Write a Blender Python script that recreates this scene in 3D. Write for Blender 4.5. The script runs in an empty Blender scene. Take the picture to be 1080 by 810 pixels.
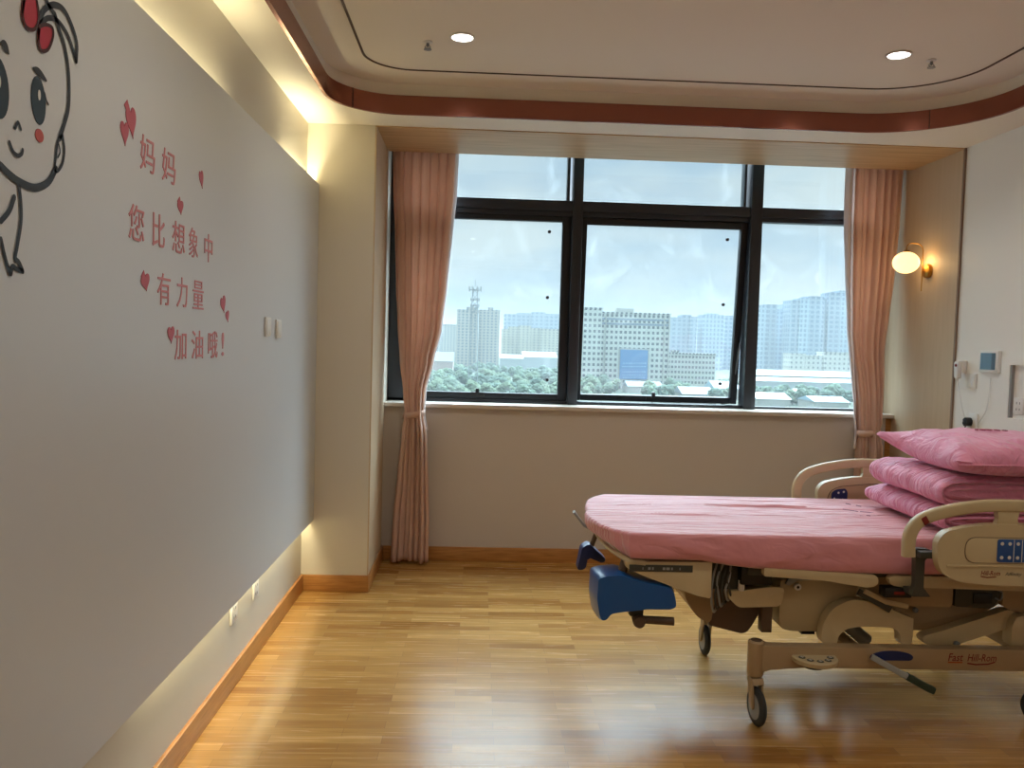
import bpy, bmesh, math, random
from mathutils import Vector, Matrix, noise
from mathutils.geometry import tessellate_polygon
random.seed(7)
PI = math.pi
SC = bpy.context.scene
COL = SC.collection
# ------------------------------------------------------------ camera (room metres; floor z=0, x across, y towards the window)
FPX = 882.62
YAW, PITCH, ROLL = 0.04128186, -0.04806238, 0.02763426
cy, sy, cp, sp = math.cos(YAW), math.sin(YAW), math.cos(PITCH), math.sin(PITCH)
FW = Vector((sy*cp, cy*cp, sp)); r0 = Vector((cy, -sy, 0)); u0 = r0.cross(FW)
cr, sr = math.cos(ROLL), math.sin(ROLL)
RT = r0*cr + u0*sr; UP = u0*cr - r0*sr
EYE = Vector((0, 0, 1.5))
cam = bpy.data.cameras.new('camera'); cam.sensor_width = 36; cam.lens = FPX*36/1080; cam.clip_end = 6000; cam.clip_start = .05
co = bpy.data.objects.new('camera', cam); COL.objects.link(co)
m = Matrix((RT, UP, -FW)).transposed().to_4x4(); m.translation = EYE
co.matrix_world = m
SC.camera = co
# ------------------------------------------------------------ colour management and light path depth
SC.view_settings.view_transform = 'Standard'; SC.view_settings.look = 'None'
SC.view_settings.gamma = 1; SC.view_settings.use_curve_mapping = False
SC.view_settings.exposure = 0.70
SC.cycles.max_bounces = 10; SC.cycles.diffuse_bounces = 5; SC.cycles.glossy_bounces = 4
SC.cycles.transparent_max_bounces = 16; SC.cycles.volume_bounces = 0
SC.cycles.sample_clamp_indirect = 6; SC.cycles.use_denoising = True
# ------------------------------------------------------------ overcast sky
SKY_UP, SKY_LOW, SKY_GLOW = 2.2, .48, 11.5   # zenith, horizon and an added bright patch that lights the room
w = bpy.data.worlds.new('sky'); SC.world = w; w.use_nodes = True
nt = w.node_tree; nt.nodes.clear()
def N(t, k, **kw):
    n = t.nodes.new(k)
    for a, b in kw.items():
        if a in n.inputs.keys() if hasattr(n.inputs, 'keys') else False: n.inputs[a].default_value = b
        else: setattr(n, a, b)
    return n
tc = nt.nodes.new('ShaderNodeTexCoord'); sep = nt.nodes.new('ShaderNodeSeparateXYZ'); nt.links.new(tc.outputs['Generated'], sep.inputs[0])
mr = nt.nodes.new('ShaderNodeMapRange'); mr.interpolation_type = 'SMOOTHSTEP'
mr.inputs[1].default_value = .24; mr.inputs[2].default_value = .75; mr.inputs[3].default_value = SKY_LOW; mr.inputs[4].default_value = SKY_UP
nt.links.new(sep.outputs[2], mr.inputs[0])
mp = nt.nodes.new('ShaderNodeMapping'); mp.inputs['Scale'].default_value = (2.2, 2.2, 7); nt.links.new(tc.outputs['Generated'], mp.inputs[0])
nz = nt.nodes.new('ShaderNodeTexNoise'); nz.inputs['Scale'].default_value = 1.6; nz.inputs['Detail'].default_value = 5; nt.links.new(mp.outputs[0], nz.inputs[0])
rp = nt.nodes.new('ShaderNodeValToRGB'); rp.color_ramp.elements[0].position = .40; rp.color_ramp.elements[0].color = (.58, .77, .96, 1)
rp.color_ramp.elements[1].position = .62; rp.color_ramp.elements[1].color = (.88, .99, 1.04, 1)
nt.links.new(nz.outputs[0], rp.inputs[0])
bg = nt.nodes.new('ShaderNodeBackground'); out = nt.nodes.new('ShaderNodeOutputWorld')
# wide soft bright patch, added above the visible sky to light the room
dt = nt.nodes.new('ShaderNodeVectorMath'); dt.operation = 'DOT_PRODUCT'; dt.inputs[1].default_value = Vector((.34, .66, .66)).normalized()
nt.links.new(tc.outputs['Generated'], dt.inputs[0])
m3 = nt.nodes.new('ShaderNodeMapRange'); m3.interpolation_type = 'SMOOTHSTEP'
for k_, v_ in enumerate((.0, .45, 1.0, 0, SKY_GLOW)):
    if k_: m3.inputs[k_].default_value = v_
nt.links.new(dt.outputs['Value'], m3.inputs[0])
m4 = nt.nodes.new('ShaderNodeMapRange'); m4.interpolation_type = 'SMOOTHSTEP'; m4.inputs[1].default_value = .23; m4.inputs[2].default_value = .55
nt.links.new(sep.outputs[2], m4.inputs[0]); mu = nt.nodes.new('ShaderNodeMath'); mu.operation = 'MULTIPLY'
nt.links.new(m3.outputs[0], mu.inputs[0]); nt.links.new(m4.outputs[0], mu.inputs[1])
ad = nt.nodes.new('ShaderNodeMath'); ad.operation = 'ADD'; nt.links.new(mr.outputs[0], ad.inputs[0]); nt.links.new(mu.outputs[0], ad.inputs[1])
nt.links.new(rp.outputs[0], bg.inputs[0]); nt.links.new(ad.outputs[0], bg.inputs[1]); nt.links.new(bg.outputs[0], out.inputs[0])

# ------------------------------------------------------------ light levels of the lamps built below
DOWNLIGHT_W = 3.3
STRIP_W = 5.6
SCONCE_W = 0.9

# ============================================================ helpers
def un(px, py, axis, val):
    """point of the room plane axis=val seen at a pixel of the photograph"""
    d = FW*FPX + RT*(px-540) - UP*(py-405)
    return EYE + d*((val-EYE[axis])/d[axis])
def tag(o, label=None, cat=None, group=None, kind=None):
    if label: o['label'] = label
    if cat: o['category'] = cat
    if group: o['group'] = group
    if kind: o['kind'] = kind
    return o
def thing(name, label, cat, loc=(0,0,0), group=None):
    o = bpy.data.objects.new(name, None); o.empty_display_size = .1; COL.objects.link(o); o.location = loc
    return tag(o, label, cat, group)
def finish(name, bm, mat, parent=None, smooth=True, ang=38, loc=None):
    """link a bmesh (world coordinates) as one mesh object; origin moved to its base"""
    bmesh.ops.recalc_face_normals(bm, faces=bm.faces)
    me = bpy.data.meshes.new(name)
    if bm.verts:
        xs = [v.co for v in bm.verts]
        if loc is None:
            loc = Vector(((min(v.x for v in xs)+max(v.x for v in xs))/2, (min(v.y for v in xs)+max(v.y for v in xs))/2, min(v.z for v in xs)))
        loc = Vector(loc)
        bmesh.ops.translate(bm, verts=bm.verts, vec=-loc)
    if smooth:
        for f in bm.faces: f.smooth = True
        for e in bm.edges:
            if len(e.link_faces) == 2 and e.calc_face_angle(0) > math.radians(ang): e.smooth = False
    bm.to_mesh(me); bm.free()
    for mm in (mat if isinstance(mat, (list, tuple)) else [mat]): me.materials.append(mm)
    o = bpy.data.objects.new(name, me); COL.objects.link(o)
    o.location = loc
    if parent:
        o.parent = parent
        base = Vector((0,0,0)); p = parent
        while p: base += p.location; p = p.parent
        o.location = loc - base
    return o
def box(bm, x0, x1, y0, y1, z0, z1, bev=0, rot=None, piv=None):
    r = bmesh.ops.create_cube(bm, size=1)
    vs = r['verts']
    for v in vs: v.co = Vector(((x0+x1)/2+v.co.x*(x1-x0), (y0+y1)/2+v.co.y*(y1-y0), (z0+z1)/2+v.co.z*(z1-z0)))
    fs = list({f for v in vs for f in v.link_faces})
    if bev:
        es = list({e for v in vs for e in v.link_edges})
        k = bmesh.ops.bevel(bm, geom=es, offset=bev, segments=2, profile=.5, affect='EDGES')
        vs = list({v for f in k['faces'] for v in f.verts} | {v for v in vs if v.is_valid})
    if rot is not None: bmesh.ops.rotate(bm, verts=vs, cent=piv or ((x0+x1)/2, (y0+y1)/2, (z0+z1)/2), matrix=rot)
    return vs
def bx(name, mat, parent, *a, **k):
    bm = bmesh.new(); box(bm, *a, **k); return finish(name, bm, mat, parent)
def rounded(pts, r, n=5):
    """fillet the corners of a 2-D polygon (r a number or a list)"""
    out = []; L = len(pts)
    for i, p in enumerate(pts):
        rr = r[i] if isinstance(r, (list, tuple)) else r
        p = Vector(p[:2]); a = Vector(pts[i-1][:2])-p; b = Vector(pts[(i+1) % L][:2])-p
        if rr <= 0: out.append(p); continue
        d = min(rr, a.length*.45, b.length*.45); a = p+a.normalized()*d; b = p+b.normalized()*d
        for k in range(n+1):
            t = k/n; out.append(a*(1-t)**2 + p*2*t*(1-t) + b*t*t)
    return out
def prism(bm, pts, a0, a1, axis='y', bev=0, seg=2):
    """extrude a 2-D outline; axis y: outline is x,z; axis x: y,z; axis z: x,y"""
    def P(p, a): return {'y': (p[0], a, p[1]), 'x': (a, p[0], p[1]), 'z': (p[0], p[1], a)}[axis]
    v0 = [bm.verts.new(P(p, a0)) for p in pts]; v1 = [bm.verts.new(P(p, a1)) for p in pts]
    f0 = bm.faces.new(v0); f1 = bm.faces.new(v1[::-1]); n = len(pts)
    for i in range(n): bm.faces.new((v0[i], v0[(i+1) % n], v1[(i+1) % n], v1[i]))
    if bev:
        es = list(f0.edges)+list(f1.edges)
        bmesh.ops.bevel(bm, geom=es, offset=bev, segments=seg, profile=.5, affect='EDGES', clamp_overlap=True)
def pr(name, mat, parent, pts, a0, a1, axis='y', bev=0):
    bm = bmesh.new(); prism(bm, pts, a0, a1, axis, bev); return finish(name, bm, mat, parent)
def cat(pts, n=6, closed=False):
    """Catmull-Rom through points"""
    P = [Vector(p) for p in pts]; out = []; L = len(P)
    rng = range(L if closed else L-1)
    for i in rng:
        p0 = P[(i-1) % L] if closed or i > 0 else P[0]*2-P[1]
        p1 = P[i]; p2 = P[(i+1) % L]
        p3 = P[(i+2) % L] if closed or i+2 < L else P[-1]*2-P[-2]
        for k in range(n):
            t = k/n
            out.append(.5*((2*p1)+(p2-p0)*t+(2*p0-5*p1+4*p2-p3)*t*t+(3*p1-p0-3*p2+p3)*t**3))
    if not closed: out.append(P[-1])
    return out
def tube(bm, pts, r, seg=10, cap=True, flat=None, nref=None):
    """sweep a round (or flattened: flat=(a,b) half sizes along nref x dir and nref) section"""
    P = [Vector(p) for p in pts]; rings = []; n = len(P)
    ref = Vector(nref) if nref else None; prev = None
    for i, p in enumerate(P):
        t = (P[min(i+1, n-1)]-P[max(i-1, 0)]).normalized()
        if ref is not None: a = ref.cross(t).normalized(); b = t.cross(a)
        else:
            if prev is None: a = t.orthogonal().normalized()
            else: a = (prev - t*prev.dot(t)).normalized()
            prev = a; b = t.cross(a)
        ri = r[i] if isinstance(r, (list, tuple)) else r
        ra, rb = (flat if flat else (ri, ri))
        ring = []
        for k in range(seg):
            th = 2*PI*k/seg; c_, s_ = math.cos(th), math.sin(th)
            if flat:
                q = .45; c_ = math.copysign(abs(c_)**q, c_); s_ = math.copysign(abs(s_)**q, s_)
            ring.append(bm.verts.new(p + a*ra*c_ + b*rb*s_))
        rings.append(ring)
    for i in range(n-1):
        for k in range(seg): bm.faces.new((rings[i][k], rings[i][(k+1) % seg], rings[i+1][(k+1) % seg], rings[i+1][k]))
    if cap: bm.faces.new(rings[0][::-1]); bm.faces.new(rings[-1])
def tb(name, mat, parent, pts, r, **k):
    bm = bmesh.new(); tube(bm, pts, r, **k); return finish(name, bm, mat, parent)
def lathe(bm, prof, cent, axis='z', seg=28, sx=1, rot=None):
    """revolve (radius, height) pairs about an axis through cent"""
    rings = []
    for r, h in prof:
        ring = []
        for k in range(seg):
            th = 2*PI*k/seg; c_, s_ = r*math.cos(th)*sx, r*math.sin(th)
            v = {'z': Vector((c_, s_, h)), 'y': Vector((c_, h, s_)), 'x': Vector((h, c_, s_))}[axis]
            if rot: v = rot @ v
            ring.append(bm.verts.new(Vector(cent)+v))
        rings.append(ring)
    for i in range(len(rings)-1):
        for k in range(seg): bm.faces.new((rings[i][k], rings[i][(k+1) % seg], rings[i+1][(k+1) % seg], rings[i+1][k]))
    bm.faces.new(rings[0]); bm.faces.new(rings[-1])
def lt(name, mat, parent, prof, cent, axis='z', **k):
    bm = bmesh.new(); lathe(bm, prof, cent, axis, **k); return finish(name, bm, mat, parent)
def poly_holes(bm, loops, z, flip=False):
    vs = [[bm.verts.new((p[0], p[1], z)) for p in L] for L in loops]
    flat = [v for L in vs for v in L]
    for t in tessellate_polygon([[Vector((p[0], p[1], 0)) for p in L] for L in loops]):
        try: bm.faces.new([flat[i] for i in t])
        except ValueError: pass
    return vs

# ------------------------------------------------------------ materials
def srgb(r, g, b):
    f = lambda c: (c/255/12.92) if c/255 <= .04045 else ((c/255+.055)/1.055)**2.4
    return (f(r), f(g), f(b), 1)
def M(name, col, rough=.6, metal=0, spec=.5, coat=0, sheen=0, noise_amt=0, noise_scale=20, bump=0, bump_scale=60, stretch=(1,1,1), emit=None):
    mt = bpy.data.materials.new(name); mt.use_nodes = True; t = mt.node_tree; b = t.nodes['Principled BSDF']
    b.inputs['Base Color'].default_value = col; b.inputs['Roughness'].default_value = rough; b.inputs['Metallic'].default_value = metal
    b.inputs['Specular IOR Level'].default_value = spec; b.inputs['Coat Weight'].default_value = coat; b.inputs['Sheen Weight'].default_value = sheen
    if noise_amt or bump:
        c = t.nodes.new('ShaderNodeTexCoord'); mp = t.nodes.new('ShaderNodeMapping'); mp.inputs['Scale'].default_value = stretch
        t.links.new(c.outputs['Object'], mp.inputs[0])
    if noise_amt:
        n = t.nodes.new('ShaderNodeTexNoise'); n.inputs['Scale'].default_value = noise_scale; n.inputs['Detail'].default_value = 4; t.links.new(mp.outputs[0], n.inputs[0])
        mx = t.nodes.new('ShaderNodeMix'); mx.data_type = 'RGBA'
        mx.inputs[6].default_value = tuple(c_*(1-noise_amt) for c_ in col[:3])+(1,); mx.inputs[7].default_value = tuple(min(1, c_*(1+noise_amt)) for c_ in col[:3])+(1,)
        t.links.new(n.outputs[0], mx.inputs[0]); t.links.new(mx.outputs[2], b.inputs['Base Color'])
    if bump:
        n2 = t.nodes.new('ShaderNodeTexNoise'); n2.inputs['Scale'].default_value = bump_scale; n2.inputs['Detail'].default_value = 3; t.links.new(mp.outputs[0], n2.inputs[0])
        bp = t.nodes.new('ShaderNodeBump'); bp.inputs['Strength'].default_value = bump; bp.inputs['Distance'].default_value = .01
        t.links.new(n2.outputs[0], bp.inputs['Height']); t.links.new(bp.outputs[0], b.inputs['Normal'])
    if emit: b.inputs['Emission Color'].default_value = emit[0]; b.inputs['Emission Strength'].default_value = emit[1]
    return mt
def wood_floor():
    mt = bpy.data.materials.new('strip_wood_floor'); mt.use_nodes = True; t = mt.node_tree; b = t.nodes['Principled BSDF']
    c = t.nodes.new('ShaderNodeTexCoord')
    br = t.nodes.new('ShaderNodeTexBrick'); br.offset = .37; br.offset_frequency = 2
    for k, v in (('Scale', 1), ('Brick Width', .42), ('Row Height', .062), ('Mortar Size', .0008), ('Bias', 0.0), ('Mortar Smooth', .2)): br.inputs[k].default_value = v
    br.inputs['Color1'].default_value = (0, 0, 0, 1); br.inputs['Color2'].default_value = (1, 1, 1, 1); br.inputs['Mortar'].default_value = (.0, .0, .0, 1)
    t.links.new(c.outputs['Object'], br.inputs[0])
    rp = t.nodes.new('ShaderNodeValToRGB'); e = rp.color_ramp.elements
    e[0].position = 0; e[0].color = srgb(156, 110, 56); e[1].position = 1; e[1].color = srgb(196, 152, 90)
    for p_, c_ in ((.25, srgb(173, 128, 70)), (.55, srgb(181, 137, 77)), (.8, srgb(188, 144, 83))):
        x = rp.color_ramp.elements.new(p_); x.color = c_
    t.links.new(br.outputs[0], rp.inputs[0])
    mp = t.nodes.new('ShaderNodeMapping'); mp.inputs['Scale'].default_value = (2.2, 42, 1); t.links.new(c.outputs['Object'], mp.inputs[0])
    n = t.nodes.new('ShaderNodeTexNoise'); n.inputs['Scale'].default_value = 1.5; n.inputs['Detail'].default_value = 5; n.inputs['Distortion'].default_value = .6; t.links.new(mp.outputs[0], n.inputs[0])
    r2 = t.nodes.new('ShaderNodeValToRGB'); r2.color_ramp.elements[0].position = .3; r2.color_ramp.elements[0].color = (.70, .66, .60, 1); r2.color_ramp.elements[1].position = .62; r2.color_ramp.elements[1].color = (1, 1, 1, 1)
    t.links.new(n.outputs[0], r2.inputs[0])
    mx = t.nodes.new('ShaderNodeMix'); mx.data_type = 'RGBA'; mx.blend_type = 'MULTIPLY'; mx.inputs[0].default_value = .8
    t.links.new(rp.outputs[0], mx.inputs[6]); t.links.new(r2.outputs[0], mx.inputs[7])
    m2 = t.nodes.new('ShaderNodeMix'); m2.data_type = 'RGBA'; m2.inputs[7].default_value = srgb(135, 98, 60)
    t.links.new(br.outputs['Fac'], m2.inputs[0]); t.links.new(mx.outputs[2], m2.inputs[6]); t.links.new(m2.outputs[2], b.inputs['Base Color'])
    rr = t.nodes.new('ShaderNodeMapRange'); rr.inputs[3].default_value = .20; rr.inputs[4].default_value = .32
    t.links.new(n.outputs[0], rr.inputs[0]); t.links.new(rr.outputs[0], b.inputs['Roughness'])
    b.inputs['Specular IOR Level'].default_value = .2
    return mt
def veneer(name, c1, c2, axis_scale, rough=.4):
    mt = bpy.data.materials.new(name); mt.use_nodes = True; t = mt.node_tree; b = t.nodes['Principled BSDF']
    c = t.nodes.new('ShaderNodeTexCoord'); mp = t.nodes.new('ShaderNodeMapping'); mp.inputs['Scale'].default_value = axis_scale; t.links.new(c.outputs['Object'], mp.inputs[0])
    n = t.nodes.new('ShaderNodeTexNoise'); n.inputs['Scale'].default_value = 2; n.inputs['Detail'].default_value = 6; n.inputs['Distortion'].default_value = .4; t.links.new(mp.outputs[0], n.inputs[0])
    rp = t.nodes.new('ShaderNodeValToRGB'); rp.color_ramp.elements[0].position = .32; rp.color_ramp.elements[0].color = c1; rp.color_ramp.elements[1].position = .68; rp.color_ramp.elements[1].color = c2
    t.links.new(n.outputs[0], rp.inputs[0]); t.links.new(rp.outputs[0], b.inputs['Base Color']); b.inputs['Roughness'].default_value = rough
    return mt
def fabric(name, col, crease=(3, 40, 3), strength=.5, rough=.75, sheen=.2, weave=True, spec=.3, dist=.02, trans=0):
    mt = bpy.data.materials.new(name); mt.use_nodes = True; t = mt.node_tree; b = t.nodes['Principled BSDF']
    c = t.nodes.new('ShaderNodeTexCoord'); mp = t.nodes.new('ShaderNodeMapping'); mp.inputs['Scale'].default_value = crease; t.links.new(c.outputs['Object'], mp.inputs[0])
    n = t.nodes.new('ShaderNodeTexNoise'); n.inputs['Scale'].default_value = 1; n.inputs['Detail'].default_value = 3; n.inputs['Distortion'].default_value = .8; t.links.new(mp.outputs[0], n.inputs[0])
    bp = t.nodes.new('ShaderNodeBump'); bp.inputs['Strength'].default_value = strength; bp.inputs['Distance'].default_value = dist
    t.links.new(n.outputs[0], bp.inputs['Height']); t.links.new(bp.outputs[0], b.inputs['Normal'])
    n3 = t.nodes.new('ShaderNodeTexNoise'); n3.inputs['Scale'].default_value = 9; t.links.new(c.outputs['Object'], n3.inputs[0])
    mx = t.nodes.new('ShaderNodeMix'); mx.data_type = 'RGBA'; mx.inputs[6].default_value = tuple(v*.93 for v in col[:3])+(1,); mx.inputs[7].default_value = tuple(min(1, v*1.06) for v in col[:3])+(1,)
    t.links.new(n3.outputs[0], mx.inputs[0]); t.links.new(mx.outputs[2], b.inputs['Base Color'])
    b.inputs['Roughness'].default_value = rough; b.inputs['Sheen Weight'].default_value = sheen; b.inputs['Specular IOR Level'].default_value = spec
    if trans:
        tl = t.nodes.new('ShaderNodeBsdfTranslucent'); t.links.new(mx.outputs[2], tl.inputs[0]); ms = t.nodes.new('ShaderNodeMixShader'); ms.inputs[0].default_value = trans
        t.links.new(b.outputs[0], ms.inputs[1]); t.links.new(tl.outputs[0], ms.inputs[2]); t.links.new(ms.outputs[0], t.nodes['Material Output'].inputs[0])
    return mt
def facade(name, wall, glass, du, dz, fu=.5, fz=.5, off=(0, 0), rough=.8):
    """painted wall with a regular grid of windows, worked out from the object's own coordinates"""
    mt = bpy.data.materials.new(name); mt.use_nodes = True; t = mt.node_tree; b = t.nodes['Principled BSDF']
    c = t.nodes.new('ShaderNodeTexCoord'); s = t.nodes.new('ShaderNodeSeparateXYZ'); t.links.new(c.outputs['Object'], s.inputs[0])
    def mth(op, a, bb):
        n = t.nodes.new('ShaderNodeMath'); n.operation = op
        for i, v in enumerate((a, bb)):
            if v is None: continue
            if isinstance(v, (int, float)): n.inputs[i].default_value = v
            else: t.links.new(v, n.inputs[i])
        return n.outputs[0]
    u = mth('ADD', mth('ADD', s.outputs[0], s.outputs[1]), 500+off[0])
    mu = mth('LESS_THAN', mth('FRACT', mth('DIVIDE', u, du), None), fu)
    z = mth('ADD', s.outputs[2], 500*dz+off[1])
    mz = mth('LESS_THAN', mth('FRACT', mth('DIVIDE', z, dz), None), fz)
    mk = mth('MULTIPLY', mu, mz)
    mx = t.nodes.new('ShaderNodeMix'); mx.data_type = 'RGBA'; mx.inputs[6].default_value = wall; mx.inputs[7].default_value = glass
    t.links.new(mk, mx.inputs[0]); t.links.new(mx.outputs[2], b.inputs['Base Color']); b.inputs['Roughness'].default_value = rough
    b.inputs['Specular IOR Level'].default_value = .2
    return mt

PAINT = M('panel_paint', srgb(203, 208, 213), .42, spec=.35, bump=.02, bump_scale=30)
WALLP = M('cream_wall_paint', srgb(206, 200, 186), .6, bump=.02, bump_scale=40)
HALFW = M('half_wall_paint', srgb(198, 188, 178), .65, bump=.02, bump_scale=40)
CEIL = M('ceiling_paint', srgb(228, 222, 208), .7)
WHITE_W = M('white_wall_board', srgb(234, 232, 226), .5, bump=.01)
FLOOR = wood_floor()
BASEB = veneer('oak_baseboard', srgb(160, 108, 55), srgb(190, 135, 75), (3, 3, 40), .35)
SOFF = veneer('maple_veneer', srgb(176, 140, 96), srgb(200, 166, 120), (1.2, 14, 14), .45)
REVL = veneer('reveal_veneer', srgb(190, 168, 138), srgb(196, 174, 144), (14, 14, 1.2), .5)
COPPER = M('copper_band', srgb(150, 94, 78), .22, metal=.85)
DARKTRIM = M('dark_seam', srgb(70, 48, 34), .5)
ALU = M('dark_window_frame', srgb(42, 46, 54), .38, spec=.5)
ALU2 = M('dark_window_gasket', srgb(22, 26, 34), .5)
SILLM = M('white_sill_stone', srgb(206, 196, 186), .3)
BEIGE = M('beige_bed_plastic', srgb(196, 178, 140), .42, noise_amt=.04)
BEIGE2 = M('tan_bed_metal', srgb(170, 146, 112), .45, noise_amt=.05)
BROWN = M('brown_bed_housing', srgb(96, 76, 60), .5)
DARKG = M('dark_grey_bracket', srgb(66, 66, 58), .5)
BLACK = M('black_plastic', srgb(18, 18, 20), .45)
RUBBER = M('grey_rubber', srgb(48, 50, 50), .7)
GREYM = M('grey_metal', srgb(130, 138, 145), .35, metal=.4)
WHITEP = M('white_plastic', srgb(225, 224, 220), .4)
GREYP = M('grey_plastic', srgb(150, 152, 150), .45)
NAVY = M('navy_blue_pad', srgb(12, 84, 156), .35, coat=.2)
NAVYD = M('dark_blue_pad', srgb(24, 40, 92), .4)
KEYB = M('blue_keypad', srgb(34, 82, 150), .4)
REDP = M('dark_red_print', srgb(120, 22, 16), .6)
ORNG = M('orange_print', srgb(165, 80, 20), .6)
GREYPR = M('grey_print', srgb(120, 115, 100), .6)
GREENR = M('dark_green_rubber', srgb(34, 48, 32), .6)
SHEET = fabric('pink_sheet_cotton', srgb(222, 150, 162), (3, 30, 3), .8, .5, .5, dist=.03, spec=.42)
QUILT = fabric('pink_quilt_cotton', srgb(232, 150, 184), (9, 30, 12), .9, .6, .4, dist=.03)
PILLOW = fabric('pink_pillow_cotton', srgb(232, 150, 186), (20, 9, 10), .9, .6, .4, dist=.03)
CURT = fabric('salmon_curtain_cloth', srgb(230, 198, 180), (40, 40, 2), .03, .8, .2, trans=.38)
LINING = fabric('white_curtain_lining', srgb(225, 218, 222), (40, 40, 2), .04, .8, .1)
BRASS = M('brass', srgb(176, 130, 60), .28, metal=.9)
STICKB = M('dark_blue_sticker_line', srgb(44, 52, 62), .6)
STICKR = M('red_sticker', srgb(182, 44, 68), .55)
STICKP = M('pink_sticker_letter', srgb(204, 134, 140), .6)
STICKH = M('rose_sticker_heart', srgb(186, 92, 106), .6)
STICKW = M('white_sticker', srgb(215, 215, 212), .6)
SCREEN = M('blue_grey_screen', srgb(64, 98, 124), .15)

# glass: mostly clear pane with a faint film of dust and a mirror-like sheen
def glass_mat():
    mt = bpy.data.materials.new('window_glass'); mt.use_nodes = True; t = mt.node_tree; t.nodes.clear()
    tr = t.nodes.new('ShaderNodeBsdfTransparent'); tr.inputs[0].default_value = (.93, .975, .97, 1)
    gl = t.nodes.new('ShaderNodeBsdfGlossy'); gl.inputs['Roughness'].default_value = .02
    df = t.nodes.new('ShaderNodeBsdfTranslucent'); df.inputs[0].default_value = (.8, .85, .85, 1)
    m1 = t.nodes.new('ShaderNodeMixShader'); m1.inputs[0].default_value = .04
    m2 = t.nodes.new('ShaderNodeMixShader'); c = t.nodes.new('ShaderNodeTexCoord')
    n = t.nodes.new('ShaderNodeTexNoise'); n.inputs['Scale'].default_value = 3.5; n.inputs['Detail'].default_value = 6; n.inputs['Distortion'].default_value = 1.5
    t.links.new(c.outputs['Object'], n.inputs[0])
    r = t.nodes.new('ShaderNodeMapRange'); r.inputs[1].default_value = .55; r.inputs[2].default_value = .8; r.inputs[3].default_value = .01; r.inputs[4].default_value = .06
    t.links.new(n.outputs[0], r.inputs[0]); t.links.new(r.outputs[0], m2.inputs[0])
    o = t.nodes.new('ShaderNodeOutputMaterial')
    t.links.new(tr.outputs[0], m1.inputs[1]); t.links.new(gl.outputs[0], m1.inputs[2])
    t.links.new(m1.outputs[0], m2.inputs[1]); t.links.new(df.outputs[0], m2.inputs[2]); t.links.new(m2.outputs[0], o.inputs[0])
    return mt
GLASS = glass_mat()

# ============================================================ ROOM SHELL
XL, XR, YC, YB, YF, ZC, ZU = -1.02, 2.89, 4.96, 5.70, -2.4, 2.745, 2.91
XN = -.63            # left side of the window niche
YO = 6.02            # outer face
def struct(name, bm, mat): return tag(finish(name, bm, mat), kind='structure')
bm = bmesh.new(); box(bm, XL-.1, XR+.1, YF-.1, YO, -.12, 0); struct('floor', bm, FLOOR)
bm = bmesh.new(); box(bm, XL-.12, XL, YF, YO, 0, 3.1); struct('wall_left', bm, WALLP)
bm = bmesh.new(); box(bm, XR, XR+.12, YF, YO, 0, 3.1); struct('wall_right', bm, WHITE_W)
bm = bmesh.new(); box(bm, XL-.12, XR+.12, YF-.12, YF, 0, 3.1); struct('wall_rear', bm, WALLP)
# projecting pier to the left of the window niche
bm = bmesh.new(); box(bm, XL, XN, YC, YO, 0, 2.99); struct('wall_pier', bm, WALLP)
# half wall below the window
bm = bmesh.new(); box(bm, XN, XR, YB, YO, 0, 1.055); struct('wall_window', bm, HALFW)
bm = bmesh.new(); box(bm, XN, XR, 5.86, YO, 2.95, 3.1); struct('wall_lintel', bm, WALLP)
# window sill
bm = bmesh.new(); box(bm, XN, XR, YB-.045, YO-.1, 1.055, 1.083, .006); struct('trim_1', bm, SILLM)
bm = bmesh.new(); box(bm, 2.845, XR-.009, YB-.006, YB, .1, 1.055); struct('trim_9', bm, BASEB)
# lining of the niche
bm = bmesh.new(); box(bm, XN, XN+.008, YC, 5.60, 0.1, ZC); struct('trim_2', bm, REVL)
bm = bmesh.new(); box(bm, XR-.008, XR, YC+.01, YO-.12, 0.1, 2.95); struct('trim_3', bm, REVL)
bm = bmesh.new(); box(bm, XR-.012, XR, YC-.004, YC+.010, 0.1, ZC); struct('trim_4', bm, M('brown_corner_trim', srgb(132, 110, 92), .5))
bm = bmesh.new(); box(bm, XN, XR, YC, 5.585, ZC-.006, ZC+.03); struct('trim_5', bm, SOFF)
# ceiling: lower border with the rounded tray, tray side and raised centre
def rrect(x0, x1, y0, y1, rs, n=14):
    out = []
    cs = [((x0+rs[0], y1-rs[0]), rs[0], 90), ((x0+rs[3], y0+rs[3]), rs[3], 180), ((x1-rs[2], y0+rs[2]), rs[2], 270), ((x1-rs[1], y1-rs[1]), rs[1], 0)]
    order = [cs[3], cs[0], cs[1], cs[2]]
    for (cx_, cy_), r, a0 in order:
        for k in range(n+1):
            a = math.radians(a0+90*k/n); out.append((cx_+r*math.cos(a), cy_+r*math.sin(a)))
    return out
TR = rrect(-.82, 2.665, -1.9, 4.69, (.36, .58, .58, .36))
bm = bmesh.new()
poly_holes(bm, [[(XL, YF), (XR, YF), (XR, YC), (XL, YC)], TR], ZC)
poly_holes(bm, [[(XL, YF), (XR, YF), (XR, YC), (XL, YC)], TR], ZC+.02)
poly_holes(bm, [[(XN, YC), (XR, YC), (XR, 5.585), (XN, 5.585)]], ZC+.025)
n = len(TR)
for lo, hi in ((ZC, ZU),):
    a = [bm.verts.new((p[0], p[1], lo)) for p in TR]; b = [bm.verts.new((p[0], p[1], hi)) for p in TR]
    for i in range(n): bm.faces.new((a[i], a[(i+1) % n], b[(i+1) % n], b[i]))
poly_holes(bm, [[(XL-.1, YF-.1), (XR+.1, YF-.1), (XR+.1, YC+.6), (XL-.1, YC+.6)]], ZU)
box(bm, XL-.1, XR+.1, YC+.55, YO, 3.0, 3.1)
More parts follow.
